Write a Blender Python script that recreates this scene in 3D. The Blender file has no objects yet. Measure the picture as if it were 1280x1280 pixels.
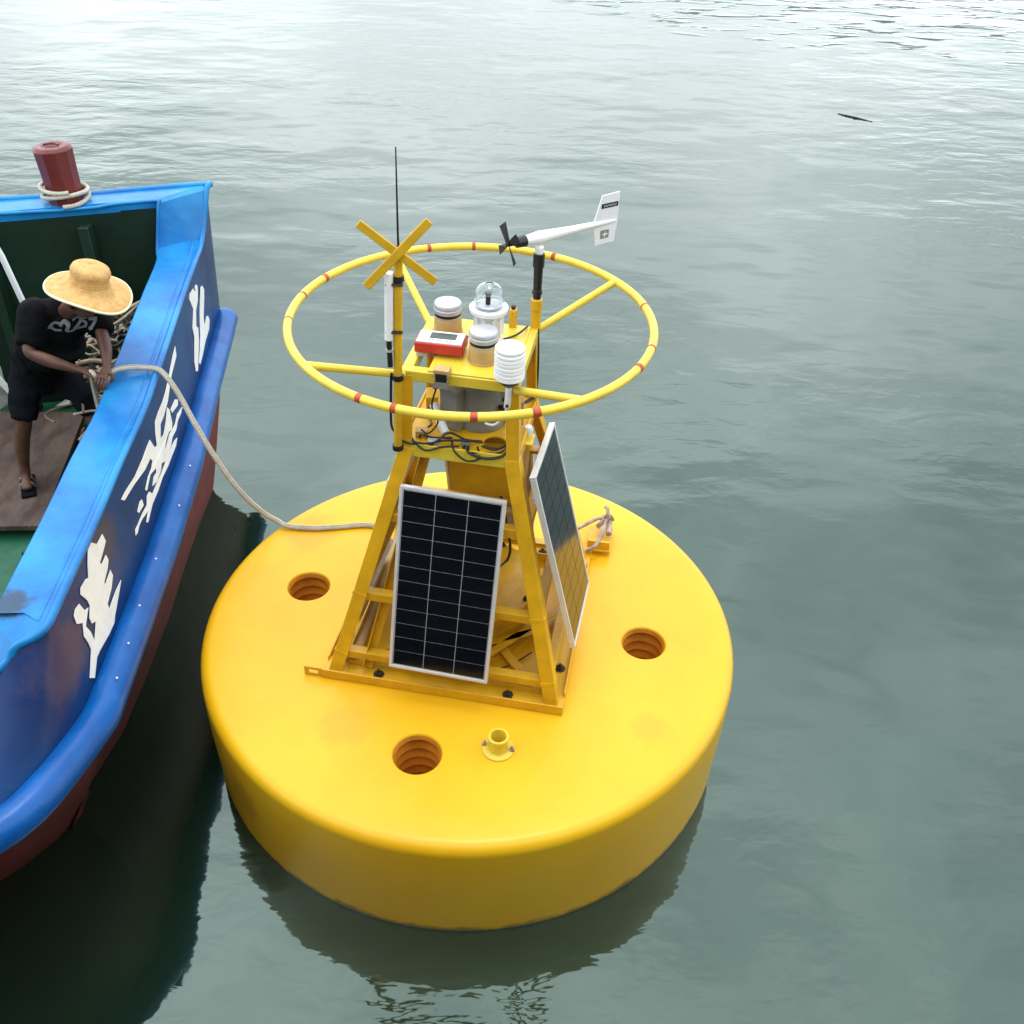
import bpy, bmesh, math, random
from mathutils import Vector, Matrix, noise
from mathutils.geometry import tessellate_polygon
R = math.radians
random.seed(7)
S = bpy.context.scene
COL = S.collection

# ------------------------------------------------------------------ camera
cam = bpy.data.cameras.new('camera'); co = bpy.data.objects.new('camera', cam); COL.objects.link(co)
cr, cu, cf = Vector((1.0, -.002, .031)), Vector((-.023, .615, .788)), Vector((.020, .789, -.614))
cf.normalize(); cr = (cr - cr.dot(cf)*cf).normalized(); cu = cr.cross(cf)
co.matrix_world = Matrix(((cr.x, cu.x, -cf.x, .112), (cr.y, cu.y, -cf.y, -4.070), (cr.z, cu.z, -cf.z, 4.648), (0, 0, 0, 1)))
cam.sensor_width = 36; cam.lens = 36*1230.2/1280; cam.clip_end = 5000; cam.clip_start = .05
S.camera = co

# ------------------------------------------------------------------ world: overcast sky with soft cloud structure
W = bpy.data.worlds.new('World'); S.world = W; W.use_nodes = True
nt = W.node_tree; nt.nodes.clear()
def N(t, **k):
    n = nt.nodes.new(t)
    for a, b in k.items(): setattr(n, a, b)
    return n
SUN_EL, SUN_AZ = 79, 8           # azimuth from +Y towards +X
sky = N('ShaderNodeTexSky', sky_type='NISHITA'); sky.sun_disc = False
sky.sun_elevation = R(SUN_EL); sky.sun_rotation = R(SUN_AZ); sky.dust_density = 3; sky.air_density = 1
tc = N('ShaderNodeTexCoord'); sep = N('ShaderNodeSeparateXYZ'); nt.links.new(tc.outputs['Generated'], sep.inputs[0])
nz = N('ShaderNodeTexNoise'); nz.inputs['Scale'].default_value = 2.2; nz.inputs['Detail'].default_value = 6; nz.inputs['Roughness'].default_value = .55
mp = N('ShaderNodeMapping'); mp.inputs['Scale'].default_value = (1, 1, 2.2); nt.links.new(tc.outputs['Generated'], mp.inputs[0]); nt.links.new(mp.outputs[0], nz.inputs['Vector'])
r1 = N('ShaderNodeValToRGB'); r1.color_ramp.elements[0].position = .33; r1.color_ramp.elements[0].color = (11, 12.6, 13.2, 1)
r1.color_ramp.elements[1].position = .68; r1.color_ramp.elements[1].color = (26, 27, 27.6, 1)
nt.links.new(nz.outputs['Fac'], r1.inputs[0])
g = N('ShaderNodeMapRange'); g.inputs['From Min'].default_value = 0; g.inputs['From Max'].default_value = 1; g.inputs['To Min'].default_value = 1.04; g.inputs['To Max'].default_value = 1.0
nt.links.new(sep.outputs['Z'], g.inputs['Value'])
m1 = N('ShaderNodeMix', data_type='RGBA', blend_type='MULTIPLY'); m1.inputs['Factor'].default_value = 1
nt.links.new(r1.outputs[0], m1.inputs['A']); nt.links.new(g.outputs[0], m1.inputs['B'])
m2 = N('ShaderNodeMix', data_type='RGBA'); m2.inputs['Factor'].default_value = .88
nt.links.new(sky.outputs[0], m2.inputs['A']); nt.links.new(m1.outputs['Result'], m2.inputs['B'])
bg = N('ShaderNodeBackground'); bg.inputs['Strength'].default_value = .124
wo = N('ShaderNodeOutputWorld'); nt.links.new(m2.outputs['Result'], bg.inputs[0]); nt.links.new(bg.outputs[0], wo.inputs[0])

sun = bpy.data.lights.new('sun', 'SUN'); sun.energy = .8; sun.angle = R(18); sun.color = (1, .965, .9)
so = bpy.data.objects.new('sun', sun); COL.objects.link(so)
sd = Vector((math.sin(R(SUN_AZ))*math.cos(R(SUN_EL)), math.cos(R(SUN_AZ))*math.cos(R(SUN_EL)), math.sin(R(SUN_EL))))
so.rotation_euler = sd.to_track_quat('Z', 'Y').to_euler(); so.location = (0, 0, 20)

vs = S.view_settings; vs.view_transform = 'Standard'; vs.look = 'None'; vs.exposure = 0; vs.gamma = 1; vs.use_curve_mapping = False

# ------------------------------------------------------------------ materials
def mat(name, col, rough=.5, var=.12, vs_=3.0, col2=None, spots=0, spotcol=(.12, .045, .015), spotscale=14, bump=.0, bscale=40, metal=0, coat=0, trans=0, ior=1.5, rvar=.1, spec=.5, stretch=(1, 1, 1)):
    m = bpy.data.materials.new(name); m.use_nodes = True
    t = m.node_tree; b = t.nodes['Principled BSDF']; L = t.links.new
    def n(k, **a):
        x = t.nodes.new(k)
        for p, q in a.items(): setattr(x, p, q)
        return x
    tcn = n('ShaderNodeTexCoord'); mpn = n('ShaderNodeMapping'); mpn.inputs['Scale'].default_value = stretch
    L(tcn.outputs['Object'], mpn.inputs[0])
    a = n('ShaderNodeTexNoise'); a.inputs['Scale'].default_value = vs_; a.inputs['Detail'].default_value = 8; a.inputs['Roughness'].default_value = .6
    L(mpn.outputs[0], a.inputs['Vector'])
    rp = n('ShaderNodeValToRGB'); e = rp.color_ramp.elements
    c2 = col2 if col2 else tuple(c*(1-var*2) for c in col)
    e[0].position = .35; e[0].color = (*c2, 1); e[1].position = .62; e[1].color = (*col, 1)
    L(a.outputs['Fac'], rp.inputs[0]); out = rp.outputs[0]
    if spots:
        s = n('ShaderNodeTexNoise'); s.inputs['Scale'].default_value = spotscale; s.inputs['Detail'].default_value = 6; s.inputs['Roughness'].default_value = .65
        L(mpn.outputs[0], s.inputs['Vector'])
        sr = n('ShaderNodeMapRange'); sr.inputs['From Min'].default_value = .76-spots*.3; sr.inputs['From Max'].default_value = .80-spots*.22
        L(s.outputs['Fac'], sr.inputs['Value'])
        mx = n('ShaderNodeMix', data_type='RGBA'); L(sr.outputs[0], mx.inputs['Factor']); L(out, mx.inputs['A']); mx.inputs['B'].default_value = (*spotcol, 1); out = mx.outputs['Result']
    L(out, b.inputs['Base Color'])
    rr = n('ShaderNodeMapRange'); rr.inputs['To Min'].default_value = max(.02, rough-rvar); rr.inputs['To Max'].default_value = min(1, rough+rvar)
    r2 = n('ShaderNodeTexNoise'); r2.inputs['Scale'].default_value = vs_*2.7; r2.inputs['Detail'].default_value = 5; L(mpn.outputs[0], r2.inputs['Vector'])
    L(r2.outputs['Fac'], rr.inputs['Value']); L(rr.outputs[0], b.inputs['Roughness'])
    if bump:
        bn = n('ShaderNodeTexNoise'); bn.inputs['Scale'].default_value = bscale; bn.inputs['Detail'].default_value = 4; L(mpn.outputs[0], bn.inputs['Vector'])
        bb = n('ShaderNodeBump'); bb.inputs['Strength'].default_value = bump; bb.inputs['Distance'].default_value = .01; L(bn.outputs['Fac'], bb.inputs['Height']); L(bb.outputs[0], b.inputs['Normal'])
    b.inputs['Metallic'].default_value = metal; b.inputs['Coat Weight'].default_value = coat; b.inputs['Coat Roughness'].default_value = .12
    b.inputs['Transmission Weight'].default_value = trans; b.inputs['IOR'].default_value = ior; b.inputs['Specular IOR Level'].default_value = spec
    return m
M = {}
M['float'] = mat('float_yellow', (.76, .440, .010), .36, .05, 1.0, col2=(.72, .370, .005), bump=.10, bscale=5, coat=.1, spec=.35, spots=.16, spotcol=(.46, .24, .03), spotscale=7)
M['well'] = mat('well_orange', (.62, .22, .012), .5, .2, 6, bump=.15)
M['yel'] = mat('tower_yellow', (.72, .39, .008), .42, .1, 7, bump=.12, bscale=60, coat=.15, spots=.16, spotcol=(.25, .09, .012), spotscale=22)
M['yel2'] = mat('ring_yellow', (.76, .56, .045), .38, .08, 8, bump=.1, bscale=70, coat=.15, spots=.1, spotcol=(.35, .14, .02), spotscale=26)
M['topmark'] = mat('topmark_yellow', (.64, .37, .012), .5, .1, 9)
M['red'] = mat('red_mark', (.52, .07, .02), .5, .25, 30)
M['rust'] = mat('rusty_steel', (.50, .40, .34), .6, .25, 18, col2=(.16, .07, .04), bump=.4, bscale=50)
M['alu'] = mat('aluminium', (.72, .71, .70), .38, .05, 10, metal=.35)
M['cell'] = mat('solar_cell', (.004, .005, .009), .10, .2, 12, spec=.42, rvar=.03, ior=1.42)
M['back'] = mat('backsheet', (.42, .42, .44), .25, .05, 10)
M['white'] = mat('white_plastic', (.78, .78, .79), .4, .04, 8)
M['silver'] = mat('silver_cap', (.50, .50, .53), .35, .06, 12, metal=.3)
M['tan'] = mat('tan_housing', (.52, .33, .12), .5, .12, 12)
M['black'] = mat('black_plastic', (.012, .012, .013), .4, .2, 20)
M['grey'] = mat('grey_housing', (.24, .235, .20), .5, .12, 10)
M['redbox'] = mat('red_case', (.50, .03, .025), .4, .1, 10)
M['screen'] = mat('dark_screen', (.03, .04, .035), .15, .1, 10)
M['bolt'] = mat('dark_bolt', (.05, .035, .02), .55, .2, 40, metal=.3)
M['blue'] = mat('boat_blue', (.002, .050, .175), .36, .12, 1.5, col2=(.008, .026, .11), bump=.25, bscale=9, coat=.06, spec=.25, spots=.1, spotcol=(.05, .05, .10), spotscale=4)
M['fblue'] = mat('fender_blue', (.003, .10, .37), .33, .15, 4, col2=(.002, .065, .28), bump=.5, bscale=9, coat=.06, spec=.28, spots=.10, spotcol=(.25, .42, .6), spotscale=26)
M['cap'] = mat('gunwale_blue', (.014, .24, .56), .30, .15, 2.0, col2=(.003, .11, .38), bump=.25, bscale=14, coat=.1, spec=.3, spots=.08, spotcol=(.10, .10, .09), spotscale=7)
M['redhull'] = mat('hull_red', (.17, .020, .016), .6, .25, 5, col2=(.09, .018, .012), bump=.25, bscale=14)
M['dgreen'] = mat('dark_green_paint', (.003, .024, .012), .55, .2, 2.4, bump=.2, bscale=12)
M['green'] = mat('deck_green', (.018, .13, .07), .5, .2, 5, bump=.15, bscale=20, spots=.12, spotcol=(.06, .05, .03))
M['board'] = mat('weathered_board', (.11, .075, .062), .8, .2, 5, col2=(.05, .032, .027), bump=.5, bscale=26, spots=.22, spotcol=(.30, .27, .22), spotscale=7, stretch=(2.0, .9, 1))
M['char'] = mat('white_lettering', (.88, .88, .86), .5, .04, 12)
M['bollard'] = mat('bollard_red', (.16, .020, .018), .42, .15, 6, bump=.15, bscale=18, coat=.2)
M['straw'] = mat('straw', (.62, .38, .14), .75, .14, 30, col2=(.50, .27, .085), bump=.5, bscale=120)
M['strawl'] = mat('straw_trim', (.80, .70, .48), .7, .06, 30)
M['skin'] = mat('skin', (.12, .050, .030), .5, .14, 14, col2=(.075, .030, .019))
M['shirt'] = mat('black_shirt', (.004, .004, .005), .85, .2, 8, spec=.12, bump=.5, bscale=14)
M['print'] = mat('shirt_print', (.22, .22, .23), .8, .1, 20)
M['shorts'] = mat('dark_shorts', (.004, .005, .009), .85, .2, 8, spec=.12, bump=.5, bscale=14)
M['wood'] = mat('old_wood', (.26, .18, .10), .8, .2, 12, col2=(.12, .08, .05), bump=.4, bscale=40)
M['drift'] = mat('drift_wood', (.42, .34, .25), .8, .15, 12, col2=(.26, .19, .13), bump=.4, bscale=40)
M['cloth'] = mat('white_cloth', (.62, .64, .62), .8, .12, 6, bump=.3, bscale=14)
M['net'] = mat('net_green', (.045, .05, .025), .9, .3, 12, col2=(.008, .012, .008), bump=.6, bscale=40)

def stain(m, c, r, col, nscale=14, amp=.6):       # a dirt mark with its own ragged outline, fixed on the surface
    t = m.node_tree; b = t.nodes['Principled BSDF']; src = b.inputs['Base Color'].links[0].from_socket; L = t.links.new
    g = t.nodes.new('ShaderNodeTexCoord'); d = t.nodes.new('ShaderNodeVectorMath'); d.operation = 'DISTANCE'; d.inputs[1].default_value = c; L(g.outputs['Object'], d.inputs[0])
    n = t.nodes.new('ShaderNodeTexNoise'); n.inputs['Scale'].default_value = nscale; n.inputs['Detail'].default_value = 7; n.inputs['Roughness'].default_value = .7; L(g.outputs['Object'], n.inputs['Vector'])
    a = t.nodes.new('ShaderNodeMath'); a.operation = 'MULTIPLY_ADD'; a.inputs[1].default_value = r*amp*3; L(n.outputs['Fac'], a.inputs[0]); L(d.outputs['Value'], a.inputs[2])
    k = t.nodes.new('ShaderNodeMapRange'); k.inputs['From Min'].default_value = r*(1+amp*1.5); k.inputs['From Max'].default_value = r*(.55+amp*1.5); k.inputs['To Max'].default_value = .8; L(a.outputs[0], k.inputs['Value'])
    x = t.nodes.new('ShaderNodeMix'); x.data_type = 'RGBA'; L(k.outputs[0], x.inputs['Factor']); L(src, x.inputs['A']); x.inputs['B'].default_value = (*col, 1); L(x.outputs['Result'], b.inputs['Base Color'])
stain(M['cap'], (-2.03, -.84, 1.56), .10, (.035, .04, .045))
stain(M['float'], (-1.02, .74, .70), .20, (.66, .33, .012), 7)
stain(M['float'], (-.62, -.80, .70), .16, (.69, .36, .012), 9)
stain(M['float'], (.95, -.78, .70), .12, (.70, .37, .012), 12)
stain(M['float'], (-1.12, -.98, .35), .16, (.56, .27, .012), 8)
stain(M['blue'], (-1.85, -.95, 1.35), .22, (.07, .05, .10), 5)
stain(M['blue'], (-1.83, -.25, 1.45), .18, (.06, .045, .07), 6)

def rope_mat():
    m = mat('rope_fibre', (.74, .69, .58), .85, .1, 14, col2=(.60, .54, .43))
    t = m.node_tree; b = t.nodes['Principled BSDF']
    uv = t.nodes.new('ShaderNodeUVMap'); w = t.nodes.new('ShaderNodeTexWave'); w.bands_direction = 'DIAGONAL'; w.inputs['Scale'].default_value = 1.0
    mp_ = t.nodes.new('ShaderNodeMapping'); mp_.inputs['Scale'].default_value = (3, 14, 1)
    bb = t.nodes.new('ShaderNodeBump'); bb.inputs['Strength'].default_value = .9; bb.inputs['Distance'].default_value = .006
    t.links.new(uv.outputs[0], mp_.inputs[0]); t.links.new(mp_.outputs[0], w.inputs['Vector']); t.links.new(w.outputs['Fac'], bb.inputs['Height']); t.links.new(bb.outputs[0], b.inputs['Normal'])
    return m
M['rope'] = rope_mat()

def glass():
    m = bpy.data.materials.new('clear_dome'); m.use_nodes = True; b = m.node_tree.nodes['Principled BSDF']
    b.inputs['Base Color'].default_value = (.96, .98, 1, 1); b.inputs['Roughness'].default_value = .03; b.inputs['IOR'].default_value = 1.12
    b.inputs['Transmission Weight'].default_value = 1; b.inputs['Coat Weight'].default_value = .8; b.inputs['Coat Roughness'].default_value = .03
    return m
M['glass'] = glass()

def water_mat():
    m = bpy.data.materials.new('sea_water'); m.use_nodes = True; t = m.node_tree; b = t.nodes['Principled BSDF']; L = t.links.new
    def n(k, **a):
        x = t.nodes.new(k)
        for p, q in a.items(): setattr(x, p, q)
        return x
    def math_(op, a, b_=None, clamp=False):
        x = n('ShaderNodeMath', operation=op, use_clamp=clamp)
        for i, v in enumerate((a, b_)):
            if v is None: continue
            if isinstance(v, (int, float)): x.inputs[i].default_value = v
            else: L(v, x.inputs[i])
        return x.outputs[0]
    tcn = n('ShaderNodeTexCoord'); P = tcn.outputs['Object']
    def noise_(scale, rot=0, st=(1, 1, 1), detail=3, rough=.5, dist=0):
        mm = n('ShaderNodeMapping'); mm.inputs['Rotation'].default_value = (0, 0, R(rot)); mm.inputs['Scale'].default_value = st; L(P, mm.inputs[0])
        q = n('ShaderNodeTexNoise'); q.inputs['Scale'].default_value = scale; q.inputs['Detail'].default_value = detail; q.inputs['Roughness'].default_value = rough; q.inputs['Distortion'].default_value = dist
        L(mm.outputs[0], q.inputs['Vector']); return q.outputs['Fac']
    def rng(v, a, b_, c, d):
        x = n('ShaderNodeMapRange'); x.inputs['From Min'].default_value = a; x.inputs['From Max'].default_value = b_; x.inputs['To Min'].default_value = c; x.inputs['To Max'].default_value = d; L(v, x.inputs['Value']); return x.outputs[0]
    sp = n('ShaderNodeSeparateXYZ'); L(P, sp.inputs[0])
    # heights in metres
    swell = math_('MULTIPLY', noise_(.55, 20, (1, 1.6, 1), 2), .038)
    mid = math_('MULTIPLY', noise_(2.2, -15, (1, 1.9, 1), 3, .45, .4), .0085)
    fine = math_('MULTIPLY', noise_(6.0, -12, (1, 2.2, 1), 2, .45, .5), .0014)
    patch = rng(noise_(.20, 0, (1, 1.4, 1), 3), .42, .62, .15, 1.5)
    far = rng(sp.outputs['Y'], -1.5, 9, .40, 1.25)
    hf = math_('MULTIPLY', math_('MULTIPLY', math_('ADD', mid, fine), patch), far)
    # a wind-ruffled patch at the far right
    dx = math_('SUBTRACT', sp.outputs['X'], 10.0); dy = math_('SUBTRACT', sp.outputs['Y'], 24.0)
    dd = math_('SQRT', math_('ADD', math_('MULTIPLY', dx, dx), math_('MULTIPLY', math_('MULTIPLY', dy, 1.5), dy)))
    ruff = rng(dd, 4.5, 9.5, 1.0, 0.0)
    rh = math_('MULTIPLY', rng(math_('ADD', noise_(.85, -16, (1, 2.5, 1), 2, .5, .5), math_('MULTIPLY', ruff, .06)), .585, .72, 0, .40), ruff)
    h = math_('ADD', math_('ADD', math_('MULTIPLY', swell, rng(sp.outputs['Y'], -2, 6, .75, 1.1)), hf), rh)
    bb = n('ShaderNodeBump'); bb.inputs['Strength'].default_value = 1; bb.inputs['Distance'].default_value = 1; L(h, bb.inputs['Height']); L(bb.outputs[0], b.inputs['Normal'])
    cr_ = n('ShaderNodeValToRGB'); e = cr_.color_ramp.elements; e[0].position = .35; e[0].color = (.0045, .011, .006, 1); e[1].position = .65; e[1].color = (.008, .020, .012, 1)
    L(noise_(.3, 0, (1, 1, 1), 3), cr_.inputs[0]); L(cr_.outputs[0], b.inputs['Base Color'])
    b.inputs['Roughness'].default_value = .035; b.inputs['IOR'].default_value = 1.9; b.inputs['Specular Tint'].default_value = (.77, 1, .91, 1)
    return m
M['water'] = water_mat()

# ------------------------------------------------------------------ builders
class G:
    def __init__(s): s.v = []; s.f = []
    def add(s, vs_, fs):
        o = len(s.v); s.v += [tuple(x) for x in vs_]; s.f += [tuple(i+o for i in f) for f in fs]; return s
    def box(s, c, ax, ay, az):      # centre + half vectors
        c, ax, ay, az = map(Vector, (c, ax, ay, az)); vs_ = []
        for k in (-1, 1):
            for j in (-1, 1):
                for i in (-1, 1): vs_.append(c+ax*i+ay*j+az*k)
        return s.add(vs_, [(0, 2, 3, 1), (4, 5, 7, 6), (0, 1, 5, 4), (2, 6, 7, 3), (0, 4, 6, 2), (1, 3, 7, 5)])
    def bar(s, p0, p1, w, h, up=(0, 0, 1)):
        p0, p1 = Vector(p0), Vector(p1); d = (p1-p0); side = d.cross(Vector(up)).normalized(); u = side.cross(d).normalized()
        return s.box((p0+p1)/2, d/2, side*w/2, u*h/2)
    def tube(s, pts, r, n=10, closed=False, cap=True):
        pts = [Vector(p) for p in pts]; m = len(pts); rr = r if isinstance(r, (list, tuple)) else [r]*m
        ref = None; vs_ = []
        for i, p in enumerate(pts):
            if closed: t = pts[(i+1) % m]-pts[i-1]
            else: t = pts[min(i+1, m-1)]-pts[max(i-1, 0)]
            t.normalize()
            if ref is None: ref = t.orthogonal().normalized()
            ref = (ref - ref.dot(t)*t).normalized(); b = t.cross(ref)
            for k in range(n):
                a = 2*math.pi*k/n; vs_.append(p+(ref*math.cos(a)+b*math.sin(a))*rr[i])
        fs = []
        for i in range(m if closed else m-1):
            for k in range(n):
                a, b_ = i*n+k, i*n+(k+1) % n; c, d = ((i+1) % m)*n+(k+1) % n, ((i+1) % m)*n+k
                fs.append((a, b_, c, d))
        if cap and not closed: fs += [tuple(reversed(range(n))), tuple(range((m-1)*n, m*n))]
        return s.add(vs_, fs)
    def lathe(s, prof, o=(0, 0, 0), ax=(0, 0, 1), n=32):
        o, ax = Vector(o), Vector(ax).normalized(); a1 = ax.orthogonal().normalized(); a2 = ax.cross(a1)
        vs_ = []; fs = []
        for r, z in prof:
            for k in range(n):
                t = 2*math.pi*k/n; vs_.append(o+ax*z+(a1*math.cos(t)+a2*math.sin(t))*max(r, 1e-4))
        for i in range(len(prof)-1):
            for k in range(n):
                fs.append((i*n+k, i*n+(k+1) % n, (i+1)*n+(k+1) % n, (i+1)*n+k))
        return s.add(vs_, fs)
    def angle(s, p0, p1, d1, d2, w=.07, t=.008):   # L-section; flanges from the corner line along d1 and d2
        p0, p1, d1, d2 = map(Vector, (p0, p1, d1, d2)); d = p1-p0
        d1 = (d1-d1.dot(d)*d/d.length_squared).normalized(); d2 = (d2-d2.dot(d)*d/d.length_squared).normalized()
        a = [p0, p0+d1*w, p0+d1*w+d2*t, p0+(d1+d2)*t, p0+d2*w+d1*t, p0+d2*w]
        vs_ = a+[x+d for x in a]
        fs = [(i, (i+1) % 6, (i+1) % 6+6, i+6) for i in range(6)]+[(3, 2, 1, 0), (5, 4, 3, 0), (6, 7, 8, 9), (6, 9, 10, 11)]
        return s.add(vs_, fs)
    def mesh(s, name, smooth=35):
        me = bpy.data.meshes.new(name); me.from_pydata(s.v, [], s.f); me.validate()
        b = bmesh.new(); b.from_mesh(me); bmesh.ops.recalc_face_normals(b, faces=b.faces); b.to_mesh(me); b.free()
        if smooth:
            for p in me.polygons: p.use_smooth = True
            me.set_sharp_from_angle(angle=R(smooth))
        return me

def link(o, parent=None):
    COL.objects.link(o)
    if parent:
        o.parent = parent
        if parent.type == 'EMPTY': o.matrix_parent_inverse = Matrix.Translation(parent.location).inverted()
    return o
def tagit(o, label, cat, group=None):
    if label: o['label'] = label
    if cat: o['category'] = cat
    if group: o['group'] = group
    return o
def thing(name, label, cat, loc=(0, 0, 0), group=None):
    o = bpy.data.objects.new(name, None); o.empty_display_size = .1; o.location = loc; link(o); return tagit(o, label, cat, group)
def part(name, g_, m, parent=None, bevel=0, smooth=35, label=None, subsurf=0, solid=0):
    me = g_.mesh(name, smooth) if isinstance(g_, G) else g_
    o = bpy.data.objects.new(name, me); me.materials.clear(); me.materials.append(M[m] if isinstance(m, str) else m); link(o, parent)
    if solid: q = o.modifiers.new('solid', 'SOLIDIFY'); q.thickness = solid; q.offset = 0
    if bevel: q = o.modifiers.new('bevel', 'BEVEL'); q.width = bevel; q.segments = 2; q.limit_method = 'ANGLE'; q.angle_limit = R(40)
    if subsurf: q = o.modifiers.new('sub', 'SUBSURF'); q.levels = q.render_levels = subsurf
    if label: o['label'] = label
    return o
def smooth_path(pts, n=8, closed=False):
    pts = [Vector(p) for p in pts]; out = []; m = len(pts)
    for i in range(m if closed else m-1):
        g_ = (lambda k: pts[k % m]) if closed else (lambda k: pts[min(max(k, 0), m-1)])
        a, b, c, d = g_(i-1), g_(i), g_(i+1), g_(i+2)
        for k in range(n):
            t = k/n; out.append(.5*((2*b)+(c-a)*t+(2*a-5*b+4*c-d)*t*t+(3*b-a-3*c+d)*t**3))
    if not closed: out.append(pts[-1])
    return out
def rope_obj(name, pts, r, m='rope', parent=None, n=10, sm=10):
    P_ = smooth_path(pts, sm); g_ = G().tube(P_, r, n); me = g_.mesh(name, 80)
    uv = me.uv_layers.new(name='UVMap'); L_ = [0]
    for i in range(1, len(P_)): L_.append(L_[-1]+(P_[i]-P_[i-1]).length)
    for l in me.loops:
        vi = l.vertex_index; uv.data[l.index].uv = ((vi % n)/n, L_[min(vi//n, len(P_)-1)]*5)
    return part(name, me, m, parent)

D = .702                       # float top above the water
TA = R(-10.4); U = Vector((math.cos(TA), math.sin(TA), 0)); V = Vector((-math.sin(TA), math.cos(TA), 0)); Z = Vector((0, 0, 1))
def loc(u, v, z, c=(0, 0)): return U*u+V*v+Vector((c[0], c[1], D+z))

# ------------------------------------------------------------------ water
g_ = G(); g_.add([(-900, -400, 0), (900, -400, 0), (900, 1600, 0), (-900, 1600, 0)], [(0, 1, 2, 3)])
w = part('water', g_, 'water', None, smooth=0); w['kind'] = 'structure'; w['label'] = 'calm grey green harbour water'

# ------------------------------------------------------------------ unseen dark block added behind the camera to keep sky light off the buoy
g_ = G(); g_.box((0, -9.4, 1.35), (30, 0, 0), (0, 5.0, 0), (0, 0, 1.75)); g_.box((0, -4.66, 3.62), (30, 0, 0), (0, .18, 0), (0, 0, .55))
q_ = part('unseen_blocker', g_, mat('blocker_dark_grey', (.07, .07, .065), .8, .2, .8, bump=.4, bscale=6), None, bevel=.03, smooth=0); q_['kind'] = 'structure'

# ------------------------------------------------------------------ buoy
buoy = thing('data_buoy', 'large round yellow weather buoy with lattice tower, solar panels and ring rail', 'buoy', (0, 0, 0))
RO = 1.5; RR = .065; NS = 144
prof = [(RO-RR-.16, D), (RO-RR-.05, D-.002), (RO-RR, D-.006)]
for k in range(1, 9):
    a = R(90*k/8); prof.append((RO-RR+RR*math.sin(a), D-.006-RR*(1-math.cos(a))))
prof += [(RO+.002, D-.25), (RO-.003, D-.45), (RO-.008, D-.60), (RO-.008, .02), (RO-.012, -.1), (RO-.02, -.35), (.2, -.36), (0, -.36)]
fm = bmesh.new(); rings = []
for r, z in prof:
    rings.append([fm.verts.new((r*math.cos(2*math.pi*k/NS), r*math.sin(2*math.pi*k/NS), z)) for k in range(NS)])
for i in range(len(rings)-1):
    for k in range(NS): fm.faces.new((rings[i][k], rings[i][(k+1) % NS], rings[i+1][(k+1) % NS], rings[i+1][k]))
edges = [fm.edges.get((rings[0][k], rings[0][(k+1) % NS])) for k in range(NS)]
wells = [(R(a), .99) for a in (165.7, -9.7, -103.5, 79.0)]; WR = .121
for a, rad in wells:
    cx, cy = rad*math.cos(a), rad*math.sin(a)
    vv = [fm.verts.new((cx+(WR+.006)*math.cos(2*math.pi*k/40), cy+(WR+.006)*math.sin(2*math.pi*k/40), D)) for k in range(40)]
    v2 = [fm.verts.new((cx+WR*math.cos(2*math.pi*k/40), cy+WR*math.sin(2*math.pi*k/40), D-.008)) for k in range(40)]
    for k in range(40):
        edges.append(fm.edges.new((vv[k], vv[(k+1) % 40]))); fm.faces.new((vv[k], vv[(k+1) % 40], v2[(k+1) % 40], v2[k]))
bmesh.ops.triangle_fill(fm, use_beauty=True, use_dissolve=False, edges=edges)
bmesh.ops.recalc_face_normals(fm, faces=fm.faces)
me = bpy.data.meshes.new('float'); fm.to_mesh(me); fm.free()
for p in me.polygons: p.use_smooth = True
me.set_sharp_from_angle(angle=R(40))
fl = part('float', me, 'float', buoy)
_t = M['float'].node_tree; _b = _t.nodes['Principled BSDF']; _src = _b.inputs['Base Color'].links[0].from_socket     # slimy band at the waterline
_g = _t.nodes.new('ShaderNodeTexCoord'); _s = _t.nodes.new('ShaderNodeSeparateXYZ'); _t.links.new(_g.outputs['Object'], _s.inputs[0])
_n = _t.nodes.new('ShaderNodeTexNoise'); _n.inputs['Scale'].default_value = 9; _n.inputs['Detail'].default_value = 5; _t.links.new(_g.outputs['Object'], _n.inputs['Vector'])
_a = _t.nodes.new('ShaderNodeMath'); _a.operation = 'MULTIPLY_ADD'; _a.inputs[1].default_value = -.11; _t.links.new(_n.outputs['Fac'], _a.inputs[0]); _t.links.new(_s.outputs['Z'], _a.inputs[2])
_m = _t.nodes.new('ShaderNodeMapRange'); _m.inputs['From Min'].default_value = -.02; _m.inputs['From Max'].default_value = -.05; _t.links.new(_a.outputs[0], _m.inputs['Value'])
_x = _t.nodes.new('ShaderNodeMix'); _x.data_type = 'RGBA'; _t.links.new(_m.outputs[0], _x.inputs['Factor']); _t.links.new(_src, _x.inputs['A']); _x.inputs['B'].default_value = (.26, .15, .015, 1); _t.links.new(_x.outputs['Result'], _b.inputs['Base Color'])
wp = []
for k in range(15):
    wp.append((WR - (.010 if k % 3 == 1 else .0) + (.006 if k % 3 == 2 else 0), -.008-.022*k))
wp += [(WR*.55, -.34), (0, -.345)]
wm = None
for a, rad in wells:
    if wm is None: wm = G().lathe(wp, (0, 0, 0), n=40).mesh('deck_well', 60)
    o = part('deck_well', wm, 'well', fl); o.location = (rad*math.cos(a), rad*math.sin(a), D)

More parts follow.
